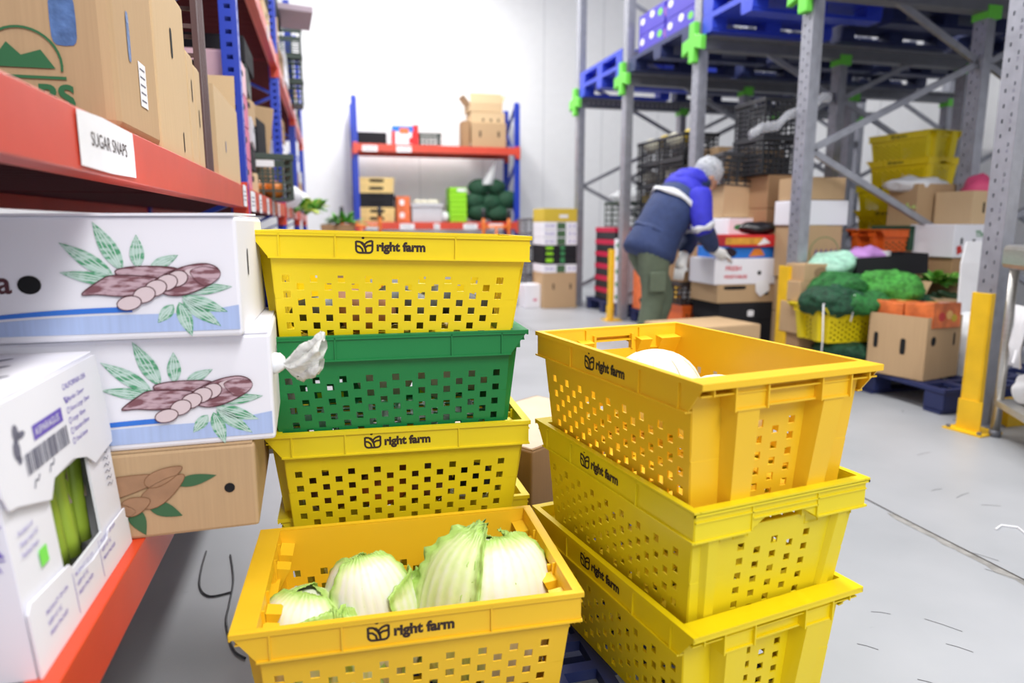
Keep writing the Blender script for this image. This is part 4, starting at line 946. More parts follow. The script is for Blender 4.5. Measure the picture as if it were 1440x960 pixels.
# corner stack by the wall, right of the rack
def rstack():
    p = P(764, 434, Z=0); W = .46; D = .5
    z = 0; hz = P(764, 384, Y=p.y).z
    carton('cardboard_carton', 'kraft carton on the floor carrying the corner stack by the first grey post', 'box', (p.x+W/2, p.y+D/2, 0), (W, D, hz), 0, KRAFT, holes=[('f', .3, .62, .02, .08, False), ('f', .82, .62, .02, .08, False)])
    z = hz; lay = [(372, WHITE, 'white dotted tray'), (361, BLACKC, 'black tray with yellow label'), (353, BLACKC, 'black tray with yellow label'), (345, BLACKC, 'black tray with yellow label'), (334, WHITE, 'white dotted tray'), (323, WHITE, 'white dotted tray'), (312, WHITE, 'white dotted tray'), (293, YELC, 'mustard carton')]
    od = ['lowest', 'second', 'third', 'fourth', 'fifth', 'sixth', 'seventh', 'topmost']
    for k, (yt, m, nm) in enumerate(lay):
        zt = P(764, yt, Y=p.y).z; h = zt-z-.004
        t = carton('fruit_tray', '%s, %s tray up in the corner stack' % (nm, od[k]), 'tray', (p.x+W/2, p.y+D/2, z+.002), (W, D, h), 0, m, group='trays in the corner stack')
        q = MB()
        if m is WHITE:
            q.poly([(-.05, .005), (.07, .005), (.07, h-.006), (-.05, h-.006)], mat('tray_green_print', (70, 104, 70), .7), FR(0, -D/2-.0016, 0))
            for s_ in (-.19, -.14, -.1, .13, .19): q.poly([(s_+.012*math.cos(a), h*.5+.014*math.sin(a)) for a in [i*math.pi/4 for i in range(8)]], INKP, FR(0, -D/2-.0016, 0))
        elif m is BLACKC: q.poly([(-.2, h*.3), (-.1, h*.3), (-.1, h*.8), (-.2, h*.8)], LIMB, FR(0, -D/2-.0016, 0)); q.poly([(0, h*.2), (.06, h*.2), (.06, h*.9), (0, h*.9)], GRC, FR(0, -D/2-.0016, 0))
        else: q.poly([(-.02, h*.3), (.1, h*.3), (.1, h*.55), (-.02, h*.55)], PAPER, FR(0, -D/2-.0016, 0))
        q.build('print_patch', t); z = zt
    z = 0
    for k in range(6):
        lattice_crate('lattice_crate', 'grey crate, %s of the column hidden behind the corner stack' % od[k], (p.x+.16, p.y+D+.25, k*.2), (.5, .36, .19), R_(3), mat('mid_grey_plastic', (112, 112, 120), .5), 3, 5, group='grey crates behind the corner stack')
    p2 = P(749, 433, Z=0)
    carton('white_carton', 'small white carton with a pink mark on the floor beside the corner stack', 'box', (p2.x-.0, p2.y+.14, 0), (.24, .26, .31), R_(6), WHITE, holes=[('f', .6, .35, .06, .04, True)], holemat=PINK)
rstack()

# ------------------------------------------------------------------ grey drive-in racking
FY = [2.88, 4.28, 5.78, 7.33, 8.83]; FX = FXB = [3.22, 4.69, 6.16, 7.6]
def post(parent, x, y, h=4.3, w_=.115, d=.095, m=GALV):
    u = MB(); n = int(h/.075); H = []
    for i in range(n):
        z = .03+i*.075
        if z+.02 > h: break
        H.append((.24, .34, z/h, (z+.02)/h)); H.append((.66, .76, (z+.028)/h, (z+.048)/h))
    u.panel((x, y+w_/2, 0), (x, y-w_/2, 0), (x, y-w_/2, h), (x, y+w_/2, h), H, m)     # front, looks to -X
    u.panel((x, y-w_/2, 0), (x+d*.45, y-w_/2, 0), (x+d*.45, y-w_/2, h), (x, y-w_/2, h), [], m)
    u.panel((x+d*.45, y-w_/2+.018, 0), (x+d, y-w_/2+.018, 0), (x+d, y-w_/2+.018, h), (x+d*.45, y-w_/2+.018, h), [], m)
    u.panel((x, y+w_/2, 0), (x+d, y+w_/2-.01, 0), (x+d, y+w_/2-.01, h), (x, y+w_/2, h), [], m)
    u.panel((x+d, y-w_/2+.018, 0), (x+d, y-w_/2+.04, 0), (x+d, y-w_/2+.04, h), (x+d, y-w_/2+.018, h), [], m)
    u.bb(x-.03, x+d+.03, y-w_/2-.03, y+w_/2+.03, 0, .008, m)
    return u.build('post', parent, solid=.003)
RZ = 2.62
for k, y in enumerate(FY):
    t = T('rack_frame', ['grey perforated rack frame nearest the camera at the right edge', 'second grey rack frame from the camera, behind the tall yellow guard', 'third grey rack frame, its post rising behind the worker', 'fourth grey rack frame, left of the worker', 'farthest grey rack frame, by the corner stack'][k], 'rack', (0, 0, 0), 0, 'grey drive-in rack frames')
    FX = [v+(.17 if k == 0 else 0) for v in FXB]
    for x in FX: post(t, x, y)
    if k == 0:
        q = MB()
        for i_ in range(9): q.text(str(9-i_), .03, INKG, LT(FX[0]-.0025, y-.015, 2.2-i_*.15))
        q.build('post_numbers', t)
    nodes = []
    off = 0 if k else .35
    for i in range(3):
        x0, x1 = FX[i]+.09, FX[i+1]+.02; z = .28
        b = MB(); s = 0
        while z < 4.0:
            a, c = (x0, x1) if (s+i) % 2 == 0 else (x1, x0)
            b.bar((a, y, z), (c, y, z+.665), .045, .03, GALV, up=(0, 1, 0)); z += .665; s += 1
        b.build('diagonal_brace', t)
    # rail on top of arms
    b = MB(); b.bb(FX[0]+.05, FX[-1]+.2, y-.06, y+.06, RZ, RZ+.11, DGALV); b.bb(FX[0]+.05, FX[-1]+.2, y-.15, y+.15, RZ+.09, RZ+.1, GALV)
    for q_ in range(60 if k == 4 else 0): b.bb(FX[0]+.12+q_*.07, FX[0]+.145+q_*.07, y-.063, y-.06, RZ+.045, RZ+.065, GRYP)
    b.build('rail', t)
    c = MB(); yy = .2; 
    c.add([(0, a, z) for a, z in ((-.045, -.17), (.045, -.17), (.05, -.06), (.17, -.09), (.17, .03), (.05, .05), (.045, .17), (-.045, .17), (-.05, .06), (-.17, .03), (-.17, -.09), (-.05, -.05))]+[(.05, a, z) for a, z in ((-.045, -.17), (.045, -.17), (.05, -.06), (.17, -.09), (.17, .03), (.05, .05), (.045, .17), (-.045, .17), (-.05, .06), (-.17, .03), (-.17, -.09), (-.05, -.05))],
          [tuple(range(11, -1, -1)), tuple(range(12, 24))]+[(i, (i+1) % 12, 12+(i+1) % 12, 12+i) for i in range(12)], LIME)
    c.build('arm_cap', t, (FX[0]-.055, y, RZ+.06), bevel=.006)
    if k != 0:
        b = MB()
        for x in FX[1:]: b.bb(x-.01, x+.11, y-.07, y+.07, RZ-.05, RZ+.04, LIME)
        b.build('green_clip', t)
FX = FXB
# blue pallets on the rails, three deep in every lane
def rail_pallet(x, y, z, m, label, group='pallets up on the grey racking'):
    t = T('plastic_pallet', label, 'pallet', (x, y, z), 0, group); b = MB()
    for i in range(7): b.bb(-.6+i*.172, -.6+i*.172+.15, -.66, .66, .12, .15, m)
    for i in (-1, 0, 1): b.bb(-.6, .6, i*.58-.07, i*.58+.07, .0, .025, m)
    b.bb(-.6, .6, -.66, .66, .105, .12, m)
    b.build('deck', t)
    for i in (-1, 0, 1):
        for j in (-1, 0, 1): MB().bb(i*.53-.07, i*.53+.07, j*.58-.08, j*.58+.08, .025, .105, m).build('block', t)
    return t
lanes = ['nearest', 'second', 'third', 'farthest']; dep = ['front', 'middle', 'back']
NV = mat('dark_blue_plastic', (34, 52, 140), .5)
for i in range(4):
    y = (FY[i]+FY[i+1])/2
    for j in range(3):
        m = [NV, BLUP, NAVY, BLUP][i] if j == 0 else NAVY
        rail_pallet(3.2+.62+j*1.3, y, RZ+.103, m, 'blue pallet at the %s of the %s lane on top of the grey racking' % (dep[j], lanes[i]))
rail_pallet(3.2+.62, (FY[3]+FY[4])/2, RZ+.103+.152, BLUP, 'upper of two bright blue pallets doubled at the far end of the racking')
rail_pallet(3.2+.62, (FY[1]+FY[2])/2, RZ+.103+.152, BLUP, 'upper bright blue pallet in the second lane, cut by the top of the photo')
rail_pallet(3.2+.62, (FY[0]+FY[1])/2, RZ+.103+.152, NV, 'upper dark blue pallet in the nearest lane, cut by the top of the photo')
y = (FY[2]+FY[3])/2; zt = RZ+.103+.152
for k in range(2):
    for j in range(2):
        t = carton('violet_fruit_carton', '%s violet-blue fruit carton, %s one on the pallet high above the worker' % (['lower', 'upper'][k], ['near', 'far'][j]), 'box', (3.5, y-.3+j*.62, zt+k*.205), (.4, .58, .2), 0, PURP, group='violet fruit cartons on the high pallet')
        q = MB()
        for (a, b_, m) in ((-.2, .03, PAPER), (.02, .05, PAPER), (.2, .02, LIME)): q.poly([(a+.05*math.cos(r), .1+b_+.035*math.sin(r)) for r in [i*math.pi/5 for i in range(10)]], m, LT(-.2013, 0, 0))
        q.poly([(-.12+.09*math.cos(r), .1+.07*math.sin(r)) for r in [i*math.pi/5 for i in range(10)]], LILAC, FR(0, -.2913, 0)); q.poly([(.04, .06), (.18, .06), (.18, .15), (.04, .15)], YELC, FR(0, -.2913, 0))
        q.build('fruit_print', t)
# yellow post guards
def guard(x, y, h, label, w_=.1, rot=0):
    t = T('post_guard', label, 'guard', (x, y, 0), rot, 'yellow rack post guards')
    b = MB(); pts = [(-.05, -w_/2), (-.09, -w_/2+.03), (-.09, w_/2-.03), (-.05, w_/2)]
    b.bb(-.09, -.082, -w_/2, w_/2, .008, h, YELM); b.bb(-.09, -.055, -w_/2-.008, -w_/2, .008, h, YELM); b.bb(-.09, -.055, w_/2, w_/2+.008, .008, h, YELM)
    b.build('shield', t, bevel=.003)
    b = MB(); b.bb(-.15, .03, -w_/2-.07, w_/2+.05, 0, .009, YELM); b.build('base_plate', t)
    b = MB(); b.bb(-.098, -.09, -w_/2-.03, w_/2+.012, .009, .17, YELM); b.build('collar', t)
    b = MB()
    for yy in (-w_/2-.05, w_/2+.03): b.tube([(-.13, yy, .009), (-.13, yy, .022)], .011, DGALV, 8)
    b.build('anchor_bolt', t); return t
guard(3.34, 2.80, .74, 'tall yellow post guard nearest the camera, beside the steel table', .085, R_(8))
p = P(1093, 492, Z=0); guard(FX[0]-.0, 4.24, .80, 'yellow post guard in front of the second grey post', .1)
guard(FX[0]-.03, 5.78, .82, 'yellow post guard behind the worker\'s legs at the third post', .1)
guard(FX[0]-.03, 7.33, .82, 'yellow post guard left of the worker, by the crimson crates', .1)
guard(FX[0]-.03, 8.83, .7, 'farthest yellow post guard by the corner stack', .1)

# ------------------------------------------------------------------ lane goods (right side piles)
def gp(px, py, label, h=.15, w_=1.1, d=1.1, X=None):
    p = P(px, py, Z=0); return p
# crimson lids and black crates on a pallet (farthest lane)
pl = make_pallet(NAVY, 'navy pallet under the crimson and black crates', 1.0, 1.1, .15, 6); pl.location = (3.30+.5, 8.06, 0)
for k in range(6):
    t = carton('crimson_lid_crate', ['black crate with crimson rim, lowest of its stack by the far posts', 'black crate with crimson rim, second of its stack by the far posts', 'black crate with crimson rim, third of its stack by the far posts', 'black crate with crimson rim, fourth of its stack by the far posts', 'black crate with crimson rim, fifth of its stack by the far posts', 'black crate with crimson rim, topmost of its stack by the far posts'][k], 'crate', (3.34+.3, 8.1, .158+k*.152), (.58, .62, .148), 0, BLKP, group='crimson and black crates')
    q = MB(); q.bb(-.295, .295, -.315, .315, .09, .15, MAG); q.build('rim', t)
for k in range(5): carton('green_white_carton', ['lowest small white and green carton beside the crimson crates', 'second small white and green carton beside the crimson crates', 'third small white and green carton beside the crimson crates', 'fourth small white and green carton beside the crimson crates', 'topmost small white and green carton beside the crimson crates'][k], 'box', (3.47, 7.62, .158+k*.155), (.3, .22, .15), 0, WHITE, holes=[('l', .5, .5, .12, .06, True)], holemat=GRC, group='small white and green cartons')
p = P(840, 310, Y=8.0); lattice_crate('lattice_crate', 'dark green lattice crate draped with clear plastic, high beside the fourth post', (3.62, 7.95, 1.075), (.5, .42, .3), R_(4), DGRN, 4, 5)
bag('plastic_bag', 'clear plastic draped over the dark green crate beside the fourth post', (3.6, 7.95, 1.36), (.22, .2, .09), PLASTIC, 5, .4)

# pallet of orange cartons and black mesh crates left of the worker
pl = make_pallet(NAVY, 'navy pallet by the worker\'s feet under the orange cartons', 1.1, 1.1, .15, 6); pl.location = (3.33+.55, 6.72, 0)
for k in range(4):
    for j in range(2): carton('orange_carton', '%s orange carton, %s column behind the worker\'s legs' % (['lowest', 'second', 'third', 'topmost'][k], ['near', 'far'][j]), 'box', (3.52, 6.5+j*.47, .158+k*.222), (.38, .45, .218), 0, ORC, holes=[('l', .5, .5, .1, .06, True)], group='orange cartons behind the worker')
z0 = .158+4*.222+.004
for k in range(4):
    for j in range(2):
        t = lattice_crate('mesh_crate', 'black mesh crate of cabbages, %s row, %s one above the orange cartons' % (['lowest', 'second', 'third', 'top'][k], ['near', 'far'][j]), (3.56, 6.47+j*.53, z0+k*.235), (.38, .5, .23), 0, BLKP, 5, 7, group='black mesh crates of cabbages')
        for i in range(3):
            o = MB().ell((0, 0, 0), (.083, .083, .078), WVEG if (i+k) % 3 else YELC, 14, 9, amp=.06, seed=i+k).build('cabbage', smooth=True); o.location = (3.49+(i % 2)*.09, 6.3+j*.53+i*.165, z0+k*.235+.09+(.11 if k == 3 else 0)); tag(o, 'pale round cabbage in the black mesh crates left of the worker', 'cabbage', 'cabbages in the black mesh crates')
carton('cardboard_carton', 'kraft carton with a heart-shaped opening behind the third post', 'box', (4.05, 6.3, 1.60), (.75, .4, .24), 0, KRAFT, holes=[('f', .6, .6, .07, .05, True)], holemat=PAPER)
for k in range(7): carton('cardboard_carton', ['lowest', 'second', 'third', 'fourth', 'fifth', 'sixth', 'topmost'][k]+' kraft carton of the column behind the black mesh crates', 'box', (4.15, 6.35, .158+k*.204), (.6, .45, .2), 0, KRAFT3, group='kraft column behind the mesh crates')

# yellow crates far stack (uses the same crate meshes)
FARG = 'yellow crates in the far stacks'
def far_crate(x, y, z, rot, label, src=c3): return dup(src, (x, y, z), R_(rot), label, FARG)
for k in range(6): far_crate(4.15, 5.55, .02+.155+k*.2155, 90+180*(k % 2), 'yellow crate, %s of the column behind the worker\'s hair net' % ['lowest', 'second', 'third', 'fourth', 'fifth', 'topmost'][k], c1 if k % 2 else c3)
pl = make_pallet(NAVY, 'navy pallet under the yellow crate column behind the worker', .8, .7, .17, 6); pl.location = (4.15, 5.55, 0)

# pile right of the worker: lane between third and second post (front at X about 3.4)
pl = make_pallet(NAVY, 'navy pallet under the cartons right of the worker', 1.0, 1.1, .13, 6); pl.location = (3.85, 5.02, 0)
def stk(name, label, cat, px, m=KRAFT, Y=None, X=None, zb=None, **k):
    xl, xc, xr, yt, yb = px; kk = {a: k.pop(a) for a in ('rot', 'dl', 'dr') if a in k}
    return pcarton(name, label, cat, cb(xl, xc, xr, yt, yb, Y=Y, X=X, Zb=zb, **kk), m, **k)
t = stk('orange_crate', 'orange plastic crate on the floor right of the worker\'s legs', 'crate', (955, 958, 1013, 430, 474), ORG, Y=5.2, dl=.4)
q = MB(); W_ = cb(955, 958, 1013, 430, 474, Y=5.2, dl=.4)[1]
for i in range(9):
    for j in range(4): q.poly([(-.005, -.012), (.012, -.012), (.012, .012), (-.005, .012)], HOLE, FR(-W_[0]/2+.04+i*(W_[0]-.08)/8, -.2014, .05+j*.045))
q.build('vent_holes', t); MB().bb(-W_[0]/2-.01, W_[0]/2+.01, -.21, .21, W_[2]-.035, W_[2]+.004, ORG).build('rim', t)
zc_ = cb(955, 958, 1013, 430, 474, Y=5.2, dl=.4); ztop = zc_[0][2]+zc_[1][2]+.006
lc = cb(953, 957, 1010, 397, 430, Y=5.2, dl=.38); H_ = P(957, 397, Y=5.2).z-ztop
lattice_crate('lattice_crate', 'black lattice crate holding crumpled clear plastic, on the orange crate', (lc[0][0], lc[0][1], ztop), (lc[1][0], .38, max(.12, H_)), 0, mat('dark_brown_plastic', (52, 42, 42), .5), 4, 6)
bag('plastic_bag', 'crumpled white plastic showing in the lattice crate on the orange crate', (lc[0][0]-.02, lc[0][1]-.08, ztop+.02), (.1, .09, .075), seed=14, amp=.4)
ztop += max(.12, H_)+.004
H_ = P(957, 368, Y=5.2).z-ztop
carton('cardboard_carton', 'kraft carton under the worker\'s gloved hands', 'box', (lc[0][0]+.03, lc[0][1], ztop), (lc[1][0]+.04, .38, max(.1, H_)), 0, KRAFT3, open_=True, flaps=[('f', 130), ('l', 95)])
# column of trays and cartons
YC = 4.72
cols = [((1010, 1013, 1092, 452, 486), BLACKC, 'black_carton', 'black carton at the foot of the pile by the second yellow guard', {}),
        ((1010, 1013, 1092, 427, 452), BLACKC, 'black_carton', 'black carton second from the floor by the second yellow guard', {}),
        ((1006, 1010, 1095, 401, 427), KRAFT, 'cardboard_carton', 'kraft carton with a torn slot between the black cartons and the white one', {}),
        ((1004, 1008, 1098, 364, 401), WHITE, 'white_carton', 'white carton with red writing below the blue tray', {}),
        ((1020, 1024, 1105, 354, 364), BLUC, 'blue_tray', 'bright blue fruit tray on the white carton', {}),
        ((1026, 1030, 1108, 330, 354), REDC, 'red_carton', 'red and yellow fruit carton on the blue tray', {})]
zcur = .142
for (px, m, nm, lb, kk) in cols:
    loc, dims, r0 = cb(*px, Y=YC, dl=.42); zt = P(px[1], px[3], Y=YC).z; h = zt-zcur-.004
    if m in (BLUC,): h = max(h, .085)
    t = carton(nm, lb, 'tray' if 'tray' in nm else 'box', (loc[0], loc[1]+(.05 if m is BLUC else .02), zcur), (dims[0], .42, max(.05, h)), R_(-2 if m is WHITE else 0), m, holes=([('f', .28, .85, .2, .03, False), ('f', .8, .5, .05, .03, True)] if m is KRAFT else [('f', .68, .45, .035, .035, True)] if m is WHITE else [('f', .55, .4, .06, .05, False)] if m is BLACKC else []), holemat=PAPER if m is BLACKC else HOLE)
    if m is WHITE:
        q = MB(); q.text('FRESH', .05, INKR, FR(-dims[0]*.34, -.2125, h*.55), bold=.001); q.text('VEGETABLES', .036, INKR, FR(-dims[0]*.36, -.2125, h*.25), bold=.001); q.build('red_print', t)
        q = MB(); q.poly([(0, 0), (.12, .02), (.13, -.07), (.05, -.12), (.01, -.08)], PAPER, FR(dims[0]*.12, -.216, .02)); q.build('hanging_paper', t)
    if m is REDC:
        q = MB(); q.poly([(-.3, .02), (0, .02), (.03, h-.02), (-.3, h-.02)], mat('yellow_orange_print', (240, 170, 60), .6, noise_amt=.4, nscale=10), FR(0, -.2115, 0)); q.poly([(-.02, .01), (.1, .03), (.04, h-.02)], PAPER, FR(0, -.212, 0)); q.build('fruit_print', t)
    if m is BLUC:
        q = MB(); q.poly([(-.05, .01), (.1, .02), (.06, h-.01), (.0, h-.01)], ORV, FR(0, -.2115, 0)); q.poly([(-.24+.09*math.cos(a), h*.5+.04*math.sin(a)) for a in [i*math.pi/5 for i in range(10)]], mat('dark_berry', (40, 26, 44), .4), FR(0, -.2118, 0)); q.build('fruit_print', t)
    zcur += max(.05, h)+.004
zr_ = zcur
b_ = bag('black_bag', 'black wrapped bundle lying on the red fruit carton', (P(1060, 330, Y=4.9).x, 4.85, zr_), (.16, .1, .055), mat('black_film', (28, 28, 34), .3), 3, .25)
stk('white_green_carton', 'white and green carton above the red fruit carton', 'box', (1018, 1024, 1096, 307, 332), WHITE, Y=5.15, dl=.4, holes=[('f', .2, .5, .1, .05, True), ('f', .75, .5, .02, .05, False)], holemat=GRC)
def under(label, x0, x1, y, ztop_, m=KRAFT3, z0_=0.142, n=4, D=.4):
    a = P(x0, 300, Y=y).x; b = P(x1, 300, Y=y).x; h = (ztop_-z0_)/n
    for k in range(n): carton('cardboard_carton', label % ['lowest', 'second', 'third', 'fourth', 'fifth', 'sixth'][k], 'box', ((a+b)/2, y+D/2, z0_+k*h), (b-a, D, h-.005), 0, m, group=label.replace('%s ', '')[:60])
under('%s plain carton hidden behind the red fruit carton pile', 1030, 1100, 5.16, P(1024, 333, Y=5.15).z)
loc, dims, r0 = cb(1018, 1068, 1095, 268, 308, Y=5.12, Zb=P(1024, 307, Y=5.15).z+.008)
carton('cardboard_carton', 'kraft carton turned cornerwise under the tilted black crate', 'box', (loc[0]-.05, 5.42, loc[2]), (.52, .42, .29), R_(-12), KRAFT)
lattice_crate('lattice_crate', 'black lattice crate tilted on top of the kraft carton right of the worker', (P(1066, 262, Y=5.2).x, 5.42, P(1066, 270, Y=5.2).z+.04), (.56, .42, .27), (0, R_(5), R_(-12)), BLKP, 6, 8)
for k in range(2): lattice_crate('lattice_crate', ['black lattice crate, lower of two high up left of the second post', 'black lattice crate, upper of two high up left of the second post'][k], (3.6, 5.18, 1.50+k*.3), (.4, .42, .295), 0, BLKP, 7, 8)
under('%s carton of the column under the two high black crates', 1078, 1130, 4.97, 1.495, KRAFT3, .142, 5, .42)
b = MB(); rn = []
for i in range(10):
    t_ = i/9; rn.append([(t_*.62, .034*math.cos(a)*(1+.3*math.sin(i*2+a*2)), .034*math.sin(a)*(1+.3*math.cos(i*3+a))+.28*t_+.02*math.sin(i*1.7)) for a in [k*math.pi/6 for k in range(12)]])
b.loft(rn, mat('film_roll', (190, 192, 200), .25, bump=.6, bscale=25, alpha=.4)); o = b.build('rolled_plastic_film', smooth=True); p = P(1056, 190, Y=4.36); o.location = p; tag(o, 'roll of clear plastic film lying along the brace left of the second post', 'plastic film')
# behind second post
bxs = [((1132, 1134, 1188, 246, 282), KRAFT, 'kraft carton above the wide white carton behind the second post'), ((1128, 1130, 1194, 280, 316), WHITE, 'wide white carton behind the second post'), ((1130, 1132, 1188, 317, 388), KRAFT, 'kraft carton with a purple crop picture behind the second post')]
YD = 4.42
zc = [P(1140, yy, Y=YD).z for yy in (248, 281, 317, 392)]
for k in range(3):
    (px, m, lb) = bxs[k]; a = P(px[0], 300, Y=YD).x; b2 = P(px[2], 300, Y=YD).x
    t = carton('cardboard_carton', lb, 'box', ((a+b2)/2, YD+.17, zc[k+1]+.002), (b2-a, .32, zc[k]-zc[k+1]-.006), 0, m)
    if k == 2:
        q = MB(); M = FR(.03, -.1615, .17)
        for i in range(5): q.poly([(-.1+i*.04, -.06), (-.06+i*.04, -.06), (-.05+i*.04, .0+.01*i), (-.07+i*.045, .055), (-.085+i*.04, .02)], mat('purple_crop_print', (112, 70, 140), .7), M)
        q.stroke([(.13*math.cos(a_), .02+.12*math.sin(a_)) for a_ in [i*math.pi/12 for i in range(25)]], .005, GRC, M); q.build('crop_print', t)
zz_ = zc[3]; under('%s kraft carton at the bottom behind the second post', 1130, 1176, 4.44, zz_, KRAFT, .142, 2, .42)
pl = make_pallet(NAVY, 'navy pallet on the floor behind the second post', .9, .5, .13, 6); pl.location = (3.95, 4.66-.03, 0) if False else (4.9, 4.9, 0)

# ------------------------------------------------------------------ nearest lane: crates, net bags, cartons
PX, PY = 3.98, 3.66
pl = make_pallet(NAVY, 'navy pallet under the orange-fruit carton and net bags', 1.2, 1.2, .15, 6); pl.location = (PX, PY, 0)
def nb(px, py, Y, rx, ry, rz, label, m=NET, seed=0, rot=0):
    p = P(px, py, Y=Y); b = MB(); b.ell((0, 0, 0), (rx, ry, rz), m, 44, 28, amp=.22, fr=2.4, seed=seed); b.v = [v*(1+.12*noise.noise(v*28+Vector((seed, 0, 0)))) for v in b.v]; o = b.build('net_bag', smooth=True); o.location = p; o.rotation_euler = (0, 0, R_(rot)); return tag(o, label, 'net bag', 'green net bags of vegetables')
# floor level net bags below yellow crate
nb(1183, 490, 3.85, .17, .2, .075, 'dark green net bag flattened under the yellow crate, left one', NETD, 3)
nb(1222, 494, 3.8, .13, .2, .08, 'dark green net bag flattened under the yellow crate, right one', NETD, 7)
# yellow crate with ropes
pc = P(1205, 480, Y=3.72)
cy = dup(c3, (pc.x+.05, 3.92, pc.z-.01), R_(-2), 'yellow farm crate under the green net bags, strapped with string', FARG)
zy = pc.z+CH
nb(1170, 423, 3.85, .2, .2, .11, 'dark green net bag at the left of the heap on the yellow crate', NETD, 1)
nb(1180, 404, 3.95, .22, .2, .1, 'green net bag at the upper left of the heap', NET, 2)
nb(1248, 406, 3.82, .24, .22, .12, 'large bright green net bag on top of the heap', NETL, 4)
nb(1216, 426, 3.74, .2, .14, .08, 'green net bag in the middle at the front of the heap', NET, 5)
nb(1272, 428, 3.85, .14, .2, .1, 'dark green net bag at the right end of the heap', NETD, 6)
for k, (xa, ya, yb) in enumerate(((1158, 428, 525), (1202, 415, 452))):
    a = P(xa, ya, Y=3.69); c = P(xa-6, yb, Y=3.69); m_ = MB(); m_.tube([a+Vector((.03, .03, .0)), a, (a+c)/2+Vector((.01, 0, 0)), c], .0045, PAPER, 6); tag(m_.build('string', smooth=True), ['thin string hanging down the left of the yellow crate in the green bag heap', 'looped string hanging over the front of the yellow crate in the green bag heap'][k], 'string')
# carton with orange printed fruit boxes
loc, dims, r0 = cb(1217, 1297, 1345, 447, 536, Zb=.157, rot=14)
t = carton('cardboard_carton', 'open kraft carton holding two orange fruit boxes, on the pallet edge', 'box', loc, dims, r0, KRAFT, open_=True, holes=[('l', .62, .5, .035, .1, False), ('l', .14, .55, .03, .1, False), ('f', .2, .62, .05, .06, True), ('f', .8, .62, .02, .08, False)])
OF = mat('orange_fruit_print', (238, 120, 60), .5, noise_amt=.5, nscale=9)
for k, (dx, dy, rx, lb) in enumerate(((0, .095, (R_(3), R_(2), r0), 'orange printed fruit box lying tilted in the open kraft carton'), (.0, -.105, (R_(-3), R_(2), r0), 'yellow and orange fruit box lying across the open kraft carton'))):
    v = Vector((loc[0], loc[1], 0))+Matrix.Rotation(r0, 3, 'Z') @ Vector((dx, dy, 0))
    tt = carton('fruit_box', lb, 'box', (v.x, v.y, loc[2]+dims[2]-.085+.01*k), (dims[0]-.07, .18, .15), rx, OF)
    q = MB()
    for (a, c, r, m) in ((-.06, .07, .035, TOM), (.02, .08, .035, mat('apricot_print', (246, 190, 110), .5)), (.07, .06, .03, YELC)): q.poly([(a+r*math.cos(w_), c+r*.8*math.sin(w_)) for w_ in [i*math.pi/6 for i in range(12)]], m, FR(0, -.0912, 0)); q.poly([(a+r*math.cos(w_), r*.8*math.sin(w_)) for w_ in [i*math.pi/6 for i in range(12)]], m, UP(0, 0.03, .1545))
    q.poly([(-.05, -.07), (.05, -.07), (.05, -.05), (-.05, -.05)], PAPER, UP(0, 0, .1547)); q.build('fruit_print', tt)
# open carton with cucumbers
loc2, dims2, r2 = cb(1290, 1305, 1372, 436, 470, Y=3.75)
zt2 = P(1300, 426, Y=3.78).z
t = carton('cardboard_carton', 'open kraft carton of cucumbers with its flaps spread, behind the orange fruit boxes', 'box', (P(1330, 430, Y=3.75).x, 3.98, zt2-.26), (.44, .4, .26), R_(6), KRAFT, open_=True, flaps=[('f', 172), ('b', 70), ('r', 80), ('l', 120)])
for k in range(7):
    b = MB(); L_ = .16; b.tube([(-L_/2+i*L_/6, .008*math.sin(i), 0) for i in range(7)], [.012, .024, .027, .028, .027, .023, .01], CUC, 10); o = b.build('cucumber', smooth=True)
    p = P(1318+k*8, 420-4*(k % 3), Y=3.9+.03*(k % 2)); o.location = (p.x, p.y, zt2+.0+.015*(k % 3)); o.rotation_euler = (0, R_(20), R_(-40+k*11)); tag(o, 'dark green cucumber heaped in the open kraft carton with spread flaps', 'cucumber', 'cucumbers in the open carton')
carton('cardboard_carton', 'carton supporting the cucumber carton on the near pallet', 'box', (P(1330, 430, Y=3.75).x, 3.98, .157), (.44, .38, zt2-.26-.162), R_(6), KRAFT3)
# white sacks behind guard
bag('white_sack', 'white plastic sack standing beside the carton of orange fruit boxes', (P(1355, 500, Y=3.3).x+.16, 3.42, .0), (.13, .15, .28), BAGW, 12, .15)
# black open tray, bags
lt_ = P(1240, 388, Y=3.95)
t = carton('black_tray', 'open black carton with a white label, tilted on top of the green heap', 'box', (P(1262, 380, Y=3.95).x, 4.12, lt_.z), (.5, .36, .14), (R_(0), R_(-4), R_(-14)), BLACKC, open_=True)
q = MB(); q.poly([(0, 0), (.09, 0), (.09, .1), (0, .1)], PAPER, RT(.2515, -.1, .02)); q.build('white_label', t)
under('%s plain carton hidden under the open black carton', 1215, 1290, 4.02, lt_.z-.03, KRAFT3, .157, 3, .3)
bag('patterned_bag', 'mint green bag with blue print left of the open black carton', (P(1180, 378, Y=4.1).x, 4.15, P(1180, 392, Y=4.1).z), (.2, .15, .1), mat('mint_print_bag', (172, 222, 200), .4, noise_amt=.35, nscale=22), 5, .3)
bag('pink_bag', 'crumpled pink-lilac bag behind the open black carton', (P(1218, 362, Y=4.3).x, 4.32, P(1218, 372, Y=4.3).z), (.15, .12, .07), LILAC, 9, .45)
MB().tube([(0, 0, 0), (0, 0, .1)], .035, PAPER, 16).build('paper_roll', None, (P(1252, 365, Y=4.2).x, 4.25, lt_.z+.06)); tag(bpy.data.objects['paper_roll'], 'short white paper roll standing in the open black carton', 'roll')
